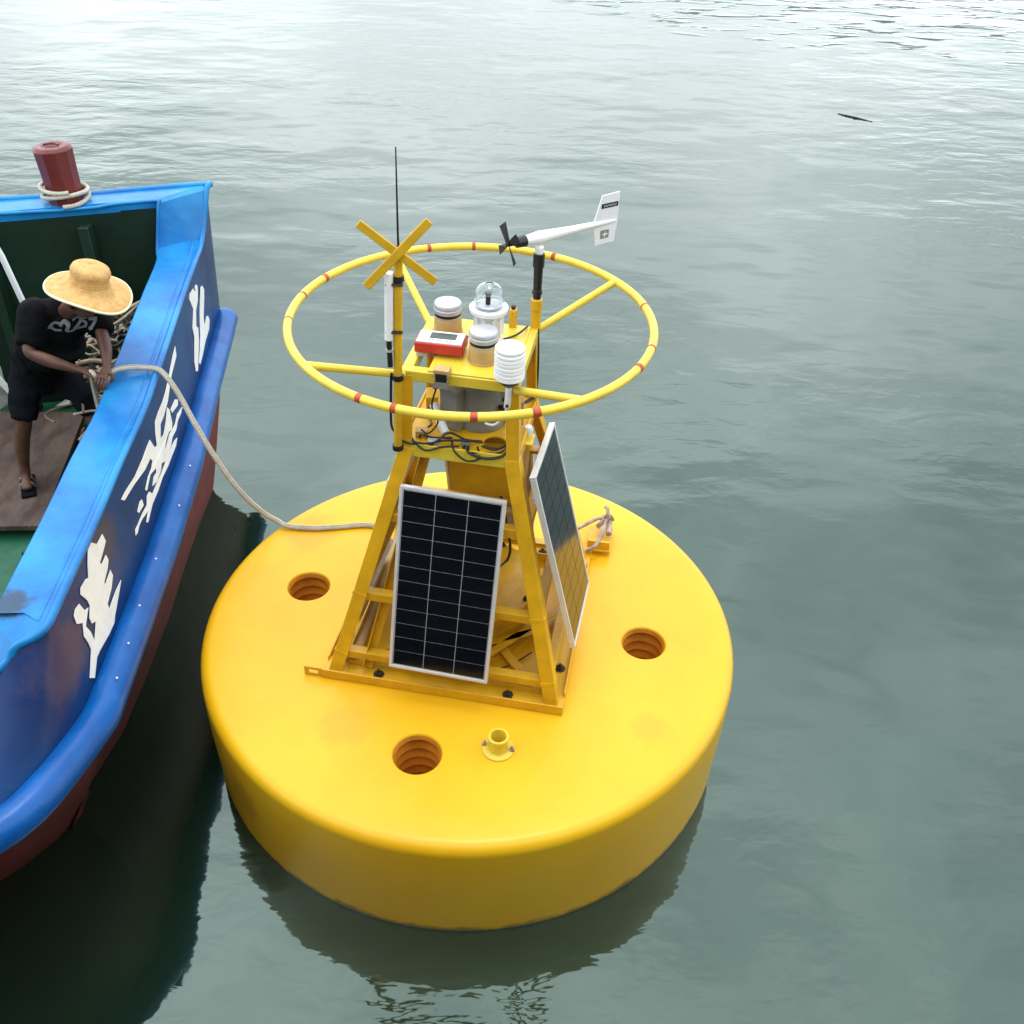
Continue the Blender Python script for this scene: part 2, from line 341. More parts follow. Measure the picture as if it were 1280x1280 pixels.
# little filler pipe in front of the tower
g_ = G().lathe([(.080, 0), (.080, .010), (.075, .014), (.052, .016), (.048, .025), (.045, .070), (.047, .074), (.052, .078), (.052, .098), (.049, .101), (.040, .101), (.037, .09), (.036, -.02), (0, -.02)], (.168, -.925, D), n=32)
fp = part('filler_pipe', g_, 'yel2', buoy, label='short open filler pipe standing on the deck in front of the tower')
for a in (165, -12):
    c = Vector((.168, -.925, D))+Vector((math.cos(R(a)), math.sin(R(a)), 0))*.070
    part('bolt', G().lathe([(.014, 0), (.012, .012), (.006, .013), (.006, .030), (0, .031)], c+Z*.012, n=8), 'rust', fp)

# ---- base frame
BC = (-.022, .045); hb = .645
bf = thing  # alias guard
def basept(u, v, z): return loc(u, v, z, BC)
frame_parts = []
cs = [(-hb, -hb), (hb, -hb), (hb, hb), (-hb, hb)]
base_root = None
for i in range(4):
    a, b = cs[i], cs[(i+1) % 4]
    A, B = basept(*a, .002), basept(*b, .002)
    inn = (basept(0, 0, .002)-(A+B)/2).normalized()
    g_ = G()
    # channel laid open side up: outer wall, floor, inner wall
    d = (B-A).normalized()
    A2, B2 = A+d*(.0 if i % 2 == 0 else .101), B-d*(.0 if i % 2 == 0 else .101)
    g_.box((A2+B2)/2+inn*.005+Z*.03, (B2-A2)/2, inn*.005, Z*.03)
    g_.box((A2+B2)/2+inn*.055+Z*.024, (B2-A2)/2, inn*.044, Z*.006)
    g_.box((A2+B2)/2+inn*.103+Z*.028, (B2-A2)/2-d*.1, inn*.005, Z*.034)
    bo = part('base_beam', g_, 'yel', buoy, bevel=.003)
    for t in (.23, .77):
        c = A+(B-A)*t+inn*.055+Z*.03
        q = part('bolt', G().lathe([(.030, 0), (.030, .004), (.017, .005), (.017, .018), (.009, .019), (.009, .034), (0, .035)], c, n=8), 'bolt', bo)
# inner diagonal flat bars on the deck
for s in (1, -1):
    g_ = G().bar(basept(-.5*s, -.53, .035), basept(.5*s, .53, .035 + (0.0 if s > 0 else .014)), .05, .012)
    part('base_brace', g_, 'yel', buoy, bevel=.002)
# corner lug with a hole at the front left
g_ = G(); c0 = basept(-hb, -hb, .03)
for dz in (-.022, .022): g_.box(c0-U*.05+Z*dz+V*.01, U*.05, V*.005, Z*.010)
g_.box(c0-U*.012+V*.01, U*.012, V*.0046, Z*.012); g_.box(c0-U*.088+V*.01, U*.012, V*.0046, Z*.012)
part('corner_lug', g_, 'yel', buoy, bevel=.002)
# rusty hinge bracket at the back right
hg = G(); h0 = Vector((.79, .70, D))
hg.box(h0+Z*.035, U*.075, V*.12, Z*.008); hg.box(h0+Z*.07-V*.10, U*.07, V*.008, Z*.03)
part('hinge_plate', hg, 'yel', buoy, bevel=.003)
g_ = G()
g_.tube([h0+Vector((-.19, -.02, .10)), h0+Vector((-.02, .05, .16)), h0+Vector((.03, .06, .17))], 0.011, 8)
g_.tube(smooth_path([h0+Vector((-.12, -.16, .07)), h0+Vector((-.04, -.13, .09)), h0+Vector((.02, .0, .13)), h0+Vector((.045, .09, .19)), h0+Vector((.03, .12, .2))], 6), 0.012, 8)
g_.tube([h0+Vector((-.02, .04, .10)), h0+Vector((.07, .10, .15))], 0.016, 8)
g_.tube([h0+Vector((.05, -.02, .09)), h0+Vector((.06, .1, .12))], 0.019, 8)
g_.tube([h0+Vector((.0, .10, .12)), h0+Vector((.09, .09, .125))], 0.012, 8)
part('shackle', g_, M['rust'], buoy, label='rusty shackle and clamp behind the right solar panel')

# ---- tower legs, posts and rails
ZL, ZT = 1.34, 1.735; HL, HT = .285, .270; HB = .625
def face_half(z): return HB+(HL-HB)*z/ZL
def tp(su, sv, z):
    t = min(z/ZL, 1); c = (BC[0]*(1-t), BC[1]*(1-t)); h = face_half(z) if z < ZL else HL+(HT-HL)*(z-ZL)/(ZT-ZL)
    return loc(su*h, sv*h, z, c)
for su, sv in ((-1, -1), (1, -1), (1, 1), (-1, 1)):
    p0, p1, p2 = tp(su, sv, .03), tp(su, sv, ZL), tp(su, sv, ZT-.02)
    g_ = G().angle(p0, p1, -U*su, -V*sv, .070, .009); lg = part('tower_leg', g_, 'yel', buoy, bevel=.002)
    g_ = G().angle(p1, p2, -U*su, -V*sv, .060, .008); part('tower_post', g_, 'yel', buoy, bevel=.002)
    g_ = G().box(p0+Z*.003-U*su*.04-V*sv*.04, U*.06, V*.06, Z*.005); part('foot_plate', g_, 'yel', buoy, bevel=.002)
    for z in (.16, .52):     # weld bands on the legs
        g_ = G().angle(tp(su, sv, z)+(U*su+V*sv)*.004, tp(su, sv, z+.016)+(U*su+V*sv)*.004, -U*su, -V*sv, .076, .012); part('weld_band', g_, 'yel', lg)
def rail(z, sides, w=.05, h=.05, inset=.012, m='yel', name='cross_rail'):
    for s in sides:
        a, b = {'f': ((-1, -1), (1, -1)), 'r': ((1, -1), (1, 1)), 'b': ((1, 1), (-1, 1)), 'l': ((-1, 1), (-1, -1))}[s]
        A, B = tp(*a, z), tp(*b, z); d = (B-A).normalized(); inn = (loc(0, 0, z)-(A+B)/2).normalized()
        g_ = G().angle(A+d*.012+inn*(inset+.002), B-d*.012+inn*(inset+.002), inn, -Z, w, .007); part(name, g_, m, buoy, bevel=.002)
rail(.16, 'frbl'); rail(.52, 'frbl'); rail(.98, 'fbrl', inset=.004)
# ---- inner second legs on the left face and pipe
g_ = G().angle(basept(-.44, -.56, .05), loc(-.235, -.02, 1.2), U, -V, .05, .006); part('inner_strut', g_, 'yel', buoy, bevel=.002)
g_ = G().tube([basept(-.50, -.54, .05), basept(-.50, .42, .17)], .030, 12); part('drain_pipe', g_, 'tan', buoy)

# ---- lower platform with raised rims and a round cut-out
lp = G(); zc = D+ZL
bm_ = bmesh.new(); h = HL-.012
c4 = [bm_.verts.new(loc(x*h, y*h, ZL)) for x, y in ((-1, -1), (1, -1), (1, 1), (-1, 1))]
E_ = [bm_.edges.new((c4[i], c4[(i+1) % 4])) for i in range(4)]
cc = loc(.15, -.17, ZL)
cv = [bm_.verts.new(cc+Vector((.055*math.cos(2*math.pi*k/24), .055*math.sin(2*math.pi*k/24), 0))) for k in range(24)]
E_ += [bm_.edges.new((cv[k], cv[(k+1) % 24])) for k in range(24)]
bmesh.ops.triangle_fill(bm_, use_beauty=True, edges=E_)
me = bpy.data.meshes.new('lower_platform'); bm_.to_mesh(me); bm_.free()
lpo = part('lower_platform', me, 'yel', buoy, solid=.008)
for s, (a, b) in enumerate((((-1, -1), (1, -1)), ((1, -1), (1, 1)), ((1, 1), (-1, 1)), ((-1, 1), (-1, -1)))):
    A, B = loc(a[0]*HL, a[1]*HL, ZL), loc(b[0]*HL, b[1]*HL, ZL); d = (B-A).normalized(); inn = (loc(0, 0, ZL)-(A+B)/2).normalized()
    g_ = G().box((A+B)/2+inn*.006-Z*.02, (B-A)/2-d*.013, inn*.005, Z*.035); part('rim', g_, 'yel2' if s == 0 else 'yel', lpo, bevel=.002)
# ---- cabinet hanging below the lower platform
cab = G().box(loc(.075, .11, 1.12), U*.185, V*.13, Z*.205); cabo = part('cabinet', cab, 'yel', buoy, bevel=.006)
part('cabinet_ledge', G().box(loc(.075, -.025, 1.235), U*.20, V*.012, Z*.012), 'yel2', cabo, bevel=.002)
# ---- battery hatch in the middle of the deck
hx0 = basept(.03, .04, 0)
ht = part('battery_hatch', G().lathe([(.40, 0), (.40, .015), (.33, .017), (.325, .11), (.345, .112), (.345, .125), (.325, .127), (.32, .2), (.36, .202), (.36, .232), (.35, .238), (0, .242)], hx0, n=48), 'yel', buoy, label='round battery hatch at the foot of the tower')
for k in range(12):
    a = 2*math.pi*k/12; part('bolt', G().lathe([(.014, 0), (.014, .012), (.007, .013), (.007, .026), (0, .027)], hx0+Vector((.335*math.cos(a), .335*math.sin(a), .236)), n=6), 'bolt', ht)
for a, b in (((-.2, -.5), (.45, -.12)), ((.05, -.56), (.55, .1))):
    g_ = G().bar(basept(*a, .075), basept(*b, .075), .045, .006); g_.bar(basept(*a, .055)+V*.02, basept(*b, .055)+V*.02, .006, .04); part('deck_bracket', g_, 'yel', buoy, bevel=.0015)

# ---- top frame, plate and ring with spokes
top = []
for a, b in (((-1, -1), (1, -1)), ((1, -1), (1, 1)), ((1, 1), (-1, 1)), ((-1, 1), (-1, -1))):
    A, B = loc(a[0]*HT, a[1]*HT, ZT), loc(b[0]*HT, b[1]*HT, ZT); d = (B-A).normalized(); inn = (loc(0, 0, ZT)-(A+B)/2).normalized(); e = -.0 if a[1] == b[1] else .052
    g_ = G().box((A+B)/2+inn*.025-Z*.025, (B-A)/2-d*e, inn*.025, Z*.027); part('top_beam', g_, 'yel2', buoy, bevel=.005)
g_ = G().box(loc(.045, .0, ZT+.006), U*.19, V*.262, Z*.004); pl = part('instrument_plate', g_, 'yel2', buoy, bevel=.002)
RZ = 1.883; RRG = .825
ringp = [Vector((RRG*math.cos(2*math.pi*k/120), RRG*math.sin(2*math.pi*k/120), D+RZ)) for k in range(120)]
ringo = part('ring_rail', G().tube(ringp, .0195, 14, closed=True), 'yel2', buoy, smooth=80)
for a, w_ in ((107.5, 1.4), (91.1, 1.2), (61, 1.6), (-16.5, 1.0), (-29.8, 1.8), (-70.6, 2.4), (-87.8, 2.0), (-110, 1.6), (-121, 1.8), (-175.9, .8), (166.3, .9), (151.7, 1.7), (12, 1)):
    q = [Vector((RRG*math.cos(R(a+k*w_/2.)), RRG*math.sin(R(a+k*w_/2.)), D+RZ)) for k in (-1, -.5, 0, .5, 1)]
    part('red_band', G().tube(q, .0202, 14, cap=False), 'red', ringo, smooth=80)
for (px, py), (qx, qy) in (((-.666, -.448), (-.300, -.216)), ((-.407, .69), (-.215, .285)), ((.687, .441), (.31, .245)), ((.446, -.662), (.205, -.33))):
    n_ = Vector((px, py, 0)).normalized()*RRG*.992
    part('spoke', G().tube([(n_.x, n_.y, D+RZ), (qx, qy, D+ZT-.022)], .0185, 12), 'yel2', buoy, smooth=80)

# ---- solar panels
def panel(c4_, cols=3, rows=12):
    tl, tr_, br, bl = [Vector(x) for x in c4_]
    c = (tl+tr_+br+bl)/4; ax = ((tr_-tl)+(br-bl))/2; ay = ((tl-bl)+(tr_-br))/2
    wd, ht_ = ax.length, ay.length; ax.normalize(); ay = (ay-ay.dot(ax)*ax).normalized(); n_ = ax.cross(ay)
    g_ = G(); fw = .015; th = .015
    o = c-n_*th
    g_.box(o+ay*(ht_/2-fw/2), ax*wd/2, ay*fw/2, n_*th); g_.box(o-ay*(ht_/2-fw/2), ax*wd/2, ay*fw/2, n_*th)
    g_.box(o+ax*(wd/2-fw/2), ay*(ht_/2-fw), ax*fw/2, n_*th*.97); g_.box(o-ax*(wd/2-fw/2), ay*(ht_/2-fw), ax*fw/2, n_*th*.97)
    p = part('solar_panel', g_, 'alu', buoy, bevel=.0015)
    part('backsheet', G().box(c-n_*.010, ax*(wd/2-fw), ay*(ht_/2-fw), n_*.003), 'back', p)
    iw, ih = wd-2*fw-.008, ht_-2*fw-.012; cw, ch = iw/cols, ih/rows
    cm = G().box((0, 0, 0), (cw/2-.0022, 0, 0), (0, ch/2-.0017, 0), (0, 0, .0012)).mesh('cell', 0)
    for i in range(cols):
        for j in range(rows):
            q = part('cell', cm, 'cell', p)
            pos = c-n_*.0055+ax*(-iw/2+cw*(i+.5))+ay*(-ih/2+ch*(j+.5))
            q.matrix_basis = Matrix(((ax.x, ay.x, n_.x, pos.x), (ax.y, ay.y, n_.y, pos.y), (ax.z, ay.z, n_.z, pos.z), (0, 0, 0, 1)))
    # mounting brackets behind
    for sy in (.36, -.3):
        part('mount_bracket', G().bar(c+ay*ht_*sy-ax*wd*.44-n_*.045, c+ay*ht_*sy+ax*wd*.44-n_*.045, .03, .02, n_), 'alu', p, bevel=.001)
    return p
LL = lambda u, v, z: loc(u, v, z)
pf = panel([LL(-.260, -.378, 1.172), LL(.248, -.381, 1.163), LL(.225, -.646, .196), LL(-.294, -.642, .211)])
pf['label'] = 'front solar panel, its black cells in three columns'
pr_ = panel([LL(.372, -.395, 1.285), LL(.384, .138, 1.240), LL(.650, .245, .262), LL(.638, -.330, .300)])
pr_['label'] = 'right hand solar panel mirroring the yellow deck'
panel([LL(-.350, .21, 1.135), LL(-.350, -.30, 1.135), LL(-.592, -.30, .16), LL(-.592, .21, .16)])
panel([LL(.255, .378, 1.172), LL(-.255, .378, 1.172), LL(-.255, .655, .205), LL(.255, .655, .205)])

# ---- mast with X topmark, whip antenna and white tube antenna
m0, m1_ = Vector((-.335, -.262, D+ZL+.0)), Vector((-.296, -.27, 2.99))
mo = part('mast', G().tube([m0, m1_], .0195, 14), 'topmark', buoy, smooth=60)
def mastp(z): return m0+(m1_-m0)*((z-m0.z)/(m1_.z-m0.z))
for z in (2.055, 2.43, 2.9): part('clamp', G().tube([mastp(z)-Z*.012, mastp(z)+Z*.012], .026, 14), 'black', mo)
xc = Vector((-.295, -.30, 3.018))
for ang in (47, -39):
    a = R(ang); d = Vector((math.cos(a), 0.02, math.sin(a))); up = Vector((-math.sin(a), 0, math.cos(a)))
    l = .195
    part('topmark_bar', G().box(xc+Vector((0, -.006 if ang > 0 else .006, 0)), d*l, Vector((0, .005, 0)), up*.019), 'topmark', buoy, bevel=.004)
part('whip_antenna', G().tube([mastp(2.98)+Vector((.004, 0, 0)), Vector((-.292, -.277, 3.09)), Vector((-.286, -.28, 3.437))], [.006, .0045, .0025], 8), 'black', buoy)
t0, t1 = mastp(2.62)+Vector((-.038, -.012, 0)), mastp(2.93)+Vector((-.036, -.012, 0))
ta = part('tube_antenna', G().tube([t0, t1], .019, 16), 'white', buoy, bevel=.003, smooth=60)
part('connector', G().tube([t0-Z*.13, t0-Z*.002], .012, 12), 'black', ta)
part('connector', G().tube([t0-Z*.055, t0-Z*.045], .016, 12), 'silver', ta)
for z in (2.66, 2.88): part('clamp', G().tube([mastp(z)+Vector((-.05, -.02, 0)), mastp(z)+Vector((.022, -.02, 0))], .008, 8), 'black', ta)

# ---- wind monitor on its pole
pb = Vector((.300, .232, D+ZT)); pz = 2.835
part('sensor_pole', G().lathe([(.024, -.02), (.024, .09), (.028, .095), (.028, .145), (.022, .15), (0, .15)], pb, n=20), 'yel', buoy)
part('pole_sleeve', G().lathe([(.019, 0), (.019, .025), (.024, .027), (.024, .045), (.020, .047), (.022, .16), (.027, .163), (.027, .225), (.024, .228), (0, .228)], pb+Z*.148, n=20), 'black', buoy)
nose, tail = Vector((.185, .165, 2.885)), Vector((.665, .475, 2.885))
ad = (tail-nose).normalized(); L0 = (tail-nose).length
am = part('wind_monitor', G().lathe([(.0, .055), (.022, .056), (.026, .10), (.030, .13), (.027, .17), (.019, .30), (.012, L0-.06), (.008, L0), (0, L0+.004)], nose, ad, 24), 'white', buoy, smooth=50, label='white wind vane with black propeller')
part('swivel_collar', G().lathe([(.020, 0), (.021, .03), (.014, .04), (0, .041)], pb+Z*.375, n=20), 'white', am)
part('nose_hub', G().lathe([(0, -.045), (.010, -.044), (.012, -.005), (.024, .008), (.027, .055), (0, .056)], nose, ad, 20), 'black', am)
pc = nose-ad*.035; s1 = ad.cross(Z).normalized(); s2 = s1.cross(ad)
g_ = G()
for k in range(4):
    a = R(38+90*k); d = s1*math.cos(a)+s2*math.sin(a); b = ad.cross(d)
    w1 = (b*.020+ad*.012); w2 = (b*.026+ad*.006); l = .095
    g_.add([pc+d*.008-w1*.4, pc+d*.008+w1*.4, pc+d*l+w2, pc+d*l*.97-w2*.7, pc+d*.008-w1*.4+ad*.003, pc+d*.008+w1*.4+ad*.003, pc+d*l+w2+ad*.003, pc+d*l*.97-w2*.7+ad*.003],
           [(0, 1, 2, 3), (7, 6, 5, 4), (0, 4, 5, 1), (1, 5, 6, 2), (2, 6, 7, 3), (3, 7, 4, 0)])
part('propeller', g_, 'black', am, smooth=0)
tz = Vector((0, 0, 1)); th = s1*.003
q0, q1 = nose+ad*(L0-.130), nose+ad*(L0+.01)
pts = [q0+Z*.008, q0+ad*.038+Z*.132, q1+Z*.137, q1+Z*.006, q1-Z*.006, q1-ad*.01-Z*.102, q0+ad*.02-Z*.105, q0+ad*.0-Z*.008]
g_ = G(); n8 = len(pts); g_.add([p+th for p in pts]+[p-th for p in pts], [tuple(range(n8)), tuple(range(2*n8-1, n8-1, -1))]+[(i, i+n8, (i+1) % n8+n8, (i+1) % n8) for i in range(n8)])
part('tail_fin', g_, 'white', am, smooth=0)
g_ = G(); side = s1*(1 if s1.y < 0 else -1)*.0045
g_.box(q0+ad*.085+Z*.082+side, ad*.048, side*.15, Z*.011); part('nameplate', g_, 'black', am, smooth=0)
g_ = G()
for i in range(9):
    zz = .0045*math.sin(i*2.4)
    g_.box(q0+ad*(.085-.034+.0085*i)+Z*(.082+zz*.4)+side*1.3, ad*.0026, side*.1, Z*.005)
part('nameplate_text', g_, 'silver', am, smooth=0)
g_ = G(); c = q0+ad*.068-Z*.056+side
g_.box(c, ad*.024, side*.15, Z*.020); part('emblem', g_, 'grey', am, smooth=0)
g_ = G(); g_.box(c+side*.35, ad*.016, side*.1, Z*.003); g_.box(c+side*.35, ad*.003, side*.09, Z*.013); part('emblem_mark', g_, 'white', am, smooth=0)

# ---- instruments on the plate
def can(name, c, rad, label):
    b = part(name, G().lathe([(rad*1.08, 0), (rad*1.08, .006), (rad*1.0, .008), (rad*.98, .070), (rad*.9, .078), (0, .078)], c, n=32), 'tan', buoy, label=label)
    part('cap', G().lathe([(rad*.92, .078), (rad*.97, .088), (rad*.80, .092), (rad*.80, .100), (rad*1.0, .104), (rad*1.02, .122), (rad*.97, .126), (rad*1.0, .130), (rad*1.0, .142), (rad*.93, .149), (rad*.2, .152), (0, .152)], c, n=32), 'silver', b)
    part('gasket', G().lathe([(rad*.82, .086), (rad*.96, .088), (rad*.96, .1), (rad*.82, .101)], c, n=32), 'black', b)
    return b
can('sealed_canister', (-.118, .150, D+ZT+.010), .066, 'silver topped tan canister at the back left of the plate')
can('sealed_canister', (.055, -.120, D+ZT+.010), .066, 'silver topped tan canister beside the white louvred sensor')
bc = Vector((.075, .035, D+ZT+.010))
bb_ = part('beacon', G().lathe([(.075, 0), (.075, .012), (.060, .014), (.062, .05), (.052, .075), (.050, .12), (.058, .15), (.070, .160), (.088, .168), (.090, .186), (.084, .190), (.066, .190), (.06, .182), (0, .182)], bc, n=32), 'white', buoy, label='white flashing beacon with a clear dome')
for k in range(10):
    a = 2*math.pi*k/10; d = Vector((math.cos(a), math.sin(a), 0)); part('rib', G().box(bc+d*.060+Z*.10, d*.010, d.cross(Z)*.005, Z*.048), 'white', bb_)
dome = [(.066, .19), (.067, .225), (.065, .25), (.057, .272), (.044, .288), (.025, .298), (.0, .302)]
part('dome', G().lathe(dome, bc, n=32), 'glass', bb_, smooth=80, solid=.003)
part('lamp_core', G().lathe([(.012, .19), (.012, .250), (.016, .252), (.016, .262), (0, .264)], bc+Vector((-.004, -.01, 0)), n=12), 'black', bb_)
part('lens', G().lathe([(.048, .186), (.050, .198), (.044, .203), (.03, .205), (0, .206)], bc, n=24), 'silver', bb_)
# louvred radiation shield on a bracket in front
sc = Vector((.172, -.335, D+ZT-.03))
pr2 = [(.010, .0), (.012, .03), (.030, .045), (.034, .052)]
for k in range(7): z = .078+k*.0185; pr2 += [(.060, z), (.0675+.001*(k % 2), z+.002), (.067, z+.011), (.062, z+.0165)]
pr2 += [(.062, .209), (.0655, .213), (.0655, .222), (.058, .229), (0, .231)]
sh = part('radiation_shield', G().lathe(pr2, sc, n=36), 'white', buoy, smooth=30, label='white louvred temperature shield')
part('shield_cup', G().lathe([(.014, .028), (.036, .048), (.054, .066), (.054, .074), (.0, .076)], sc, n=24), 'black', sh)
part('shield_bracket', G().tube(smooth_path([sc+Vector((0, 0, .03)), sc+Vector((-.003, -.004, -.04)), sc+Vector((-.006, .0, -.075))], 5), .015, 10), 'white', sh)
part('bracket_bolt', G().lathe([(.008, 0), (.008, .006), (0, .007)], sc+Vector((-.006, -.016, -.06)), (0, -1, .3), n=8), 'bolt', sh)
# red instrument case
rc = loc(-.125, -.085, ZT+.055); ru, rv = (U*.98+V*.02).normalized(), (V*.98-U*.02).normalized()
rb = part('instrument_case', G().box(rc, ru*.112, rv*.062, Z*.026), 'redbox', buoy, bevel=.006, label='red instrument case with a white lid')
part('lid', G().box(rc+Z*.028, ru*.104, rv*.054, Z*.003), 'white', rb, bevel=.001)
part('display', G().box(rc+Z*.032+rv*.01+ru*.01, ru*.060, rv*.026, Z*.0015), 'screen', rb)
g_ = G()
for k in range(7): g_.box(rc+Z*.0316-rv*.033+ru*(-.045+.016*k), ru*.005, rv*.004, Z*.001)
part('keypad', g_, 'grey', rb)
part('case_foot', G().box(rc-Z*.036-ru*.08-rv*.03, ru*.026, rv*.020, Z*.014), 'silver', rb, bevel=.002)
part('case_foot', G().box(rc-Z*.037-ru*.035-rv*.03, ru*.014, rv*.018, Z*.013), 'rust', rb, bevel=.002)
# small camera on the front beam
kc = loc(-.075, -.275, ZT+.020)
kb = part('beam_camera', G().box(kc, U*.036, V*.026, Z*.018), 'tan', buoy, bevel=.003, label='little camera housing on the front beam')
part('lens_window', G().box(kc-V*.026-Z*.018, U*.026, V*.004, Z*.020), 'black', kb, bevel=.002)
part('bracket', G().box(kc-V*.022-Z*.052, U*.032, V*.006, Z*.022), 'grey', kb, bevel=.002)
# yellow stub post and little bits
part('stub_post', G().box(Vector((.190, .215, D+ZT+.045)), U*.017, V*.017, Z*.055), 'yel', buoy, bevel=.003)
part('stub_bolt', G().lathe([(.011, 0), (.011, .016), (0, .017)], (.190, .215, D+ZT+.10), n=8), 'bolt', buoy)
# grey hydro logger on the lower platform
gc = loc(.05, .0, ZL+.006)
gl = part('logger_drum', G().lathe([(.112, 0), (.116, .01), (.113, .03), (.110, .24), (.1, .25), (0, .252)], gc, n=36), 'grey', buoy, label='grey logger drum under the instrument plate')
part('logger_box', G().box(loc(-.075, -.085, ZL+.12), (U*.85-V*.5).normalized()*.055, (V*.85+U*.5).normalized()*.03, Z*.105), 'grey', gl, bevel=.004)
part('white_tube', G().tube([loc(-.165, -.10, ZL+.13), loc(-.085, -.19, ZL+.035)], .021, 14), 'white', gl, bevel=.002)
part('logger_port', G().lathe([(.018, 0), (.018, .04), (0, .041)], loc(.155, -.05, ZL+.13), (.5, -.7, .3), n=14), 'black', gl)
# white lamp knob and small fittings seen through the right side
part('float_switch', G().lathe([(.02, 0), (.024, .02), (.018, .04), (0, .046)], loc(.285, -.02, ZL-.02), n=14), 'white', buoy)
part('side_bracket', G().box(loc(.285, -.03, ZL-.05), U*.03, V*.05, Z*.006), 'yel2', buoy, bevel=.002)
# ---- junction boxes crowded on the lower platform and under the instrument plate
for u_, v_, z_, a_, b_, c_, m_ in ((-.20, -.19, .022, .030, .022, .018, 'tan'), (-.13, -.245, .016, .026, .016, .012, 'silver'), (.02, -.225, .014, .022, .018, .010, 'grey'), (-.21, .06, .05, .03, .05, .045, 'yel'), (.215, .06, .07, .03, .06, .065, 'tan'), (.20, -.235, .30, .022, .014, .035, 'grey')):
    jb = part('junction_box', G().box(loc(u_, v_, ZL+z_), (U*.96+V*.2)*a_, (V*.96-U*.2)*b_, Z*c_), m_, buoy, bevel=.003)
    part('cable_gland', G().tube([loc(u_, v_-b_, ZL+z_), loc(u_, v_-b_-.018, ZL+z_)], .006, 8), 'black', jb)
# ---- cables
def cable(pts, r=.0055, m='black', name='cable'): return rope_obj(name, pts, r, m, buoy, 8, 8)
lq = lambda u, v, z: loc(u, v, ZL+z)
cable([lq(-.31, -.27, .05), lq(-.25, -.285, .02), lq(-.17, -.27, .012), lq(-.09, -.25, .03), lq(-.02, -.26, .05), lq(.06, -.25, .05), lq(.1, -.22, .03)])
cable([lq(-.27, -.24, .03), lq(-.20, -.29, .03), lq(-.12, -.27, .03), lq(-.06, -.22, .06), lq(.02, -.23, .04), lq(.09, -.19, .015)])
cable([lq(-.27, -.05, .30), lq(-.26, -.16, .22), lq(-.275, -.235, .12), lq(-.235, -.26, .04), lq(-.16, -.30, .0), lq(-.08, -.285, .02), lq(.0, -.275, .03)], .005)
cable([lq(-.10, -.27, .34), lq(-.13, -.26, .22), lq(-.11, -.23, .12), lq(-.16, -.215, .04), lq(-.2, -.2, .045)], .004)
cable([lq(.21, -.2, .33), lq(.245, -.22, .2), lq(.235, -.25, .08), lq(.17, -.25, .02), lq(.1, -.235, .02)], .006)
cable([lq(-.05, -.21, .015), lq(-.02, -.29, .01), lq(.04, -.3, -.03), lq(.10, -.296, -.01), lq(.08, -.24, .015)], .005)
cable([lq(-.2, .1, .2), lq(-.19, -.05, .24), lq(-.16, -.14, .26), lq(-.12, -.22, .29), lq(-.09, -.25, .34)], .005)
cable([lq(-.22, -.02, .02), lq(-.17, -.12, .03), lq(-.21, -.18, .015), lq(-.14, -.23, .03), lq(-.05, -.2, .02)], .005)
cable([lq(.04, -.26, .02), lq(.05, -.30, .02), lq(.12, -.305, .0), lq(.2, -.29, .01), lq(.235, -.24, .03), lq(.21, -.16, .03)], .007)
cable([lq(.03, -.2, .01), lq(.055, -.28, .01), (lq(.13, -.27, .01)), lq(.19, -.26, .012), lq(.22, -.19, .015)], .004)
cable([sc+Vector((-.006, 0, -.07)), sc+Vector((-.02, .02, -.14)), sc+Vector((-.06, .03, -.19)), sc+Vector((-.1, .07, -.21))], .006, 'white')
cable([Vector((.26, .2, D+ZT+.02)), Vector((.24, .14, D+ZT+.03)), Vector((.2, .1, D+ZT+.02)), Vector((.13, .05, D+ZT+.02))], .005)
cable([Vector((.31, .21, D+ZT)), Vector((.318, .19, D+ZT-.2)), Vector((.31, .19, D+ZL+.04)), Vector((.25, .12, D+ZL+.03))], .008)
cable([Vector((-.02, .09, D+ZT+.012)), Vector((-.07, .05, D+ZT+.03)), Vector((-.11, .02, D+ZT+.012))], .004)
cable([mastp(2.45)+Vector((-.03, 0, 0)), mastp(2.3)+Vector((-.032, .0, 0)), mastp(2.15)+Vector((-.03, .02, 0)), lq(-.29, -.25, .03)], .006)
cable([basept(-.25, -.1, .2), basept(-.1, .05, .26), basept(.1, .1, .25), basept(.2, .25, .3), loc(.1, .15, .93)], .008)
cable([basept(.12, -.28, .03), basept(.22, -.40, .012), basept(.32, -.36, .012), basept(.42, -.25, .02)], .004)
cable([basept(-.36, -.28, .03), basept(-.30, -.36, .05), basept(-.22, -.38, .02), basept(-.2, -.3, .03), basept(-.28, -.25, .04), basept(-.35, -.33, .02)], .007)

# ------------------------------------------------------------------ boat
boat = thing('work_boat', 'blue steel work boat with red bottom and white painted characters on its side', 'boat', (-3.0, .8, 0))
def interp(x, xs, ys):
    if x <= xs[0]: return ys[0]
    for i in range(len(xs)-1):
        if x <= xs[i+1]: t = (x-xs[i])/(xs[i+1]-xs[i]); return ys[i]+(ys[i+1]-ys[i])*t
    return ys[-1]
gy = [-1.0, -.25, .2, .7, 1.1, 2.3, 2.95]; gx = [-1.82, -1.84, -1.862, -1.876, -1.90, -2.0, -1.98]
zy = [-1.0, -.25, .2, .7, 1.1, 2.2, 2.76, 2.92]; zz_ = [1.55, 1.58, 1.6, 1.62, 1.66, 1.73, 1.8, 2.05]
fy = [-1.0, -.5, .24, 1.12, 2.0, 3.0]; fx = [-1.75, -1.765, -1.80, -1.87, -1.97, -2.07]
wy = [-.82, -.38, .46, 1.34, 2.01]; wx = [-2.10, -2.017, -2.02, -2.066, -2.07]
def hx(y, z):
    g1 = interp(y, gy, gx); f1 = interp(y, fy, fx); t = (z-1)/(interp(y, zy, zz_)-1); return f1+(g1-f1)*t
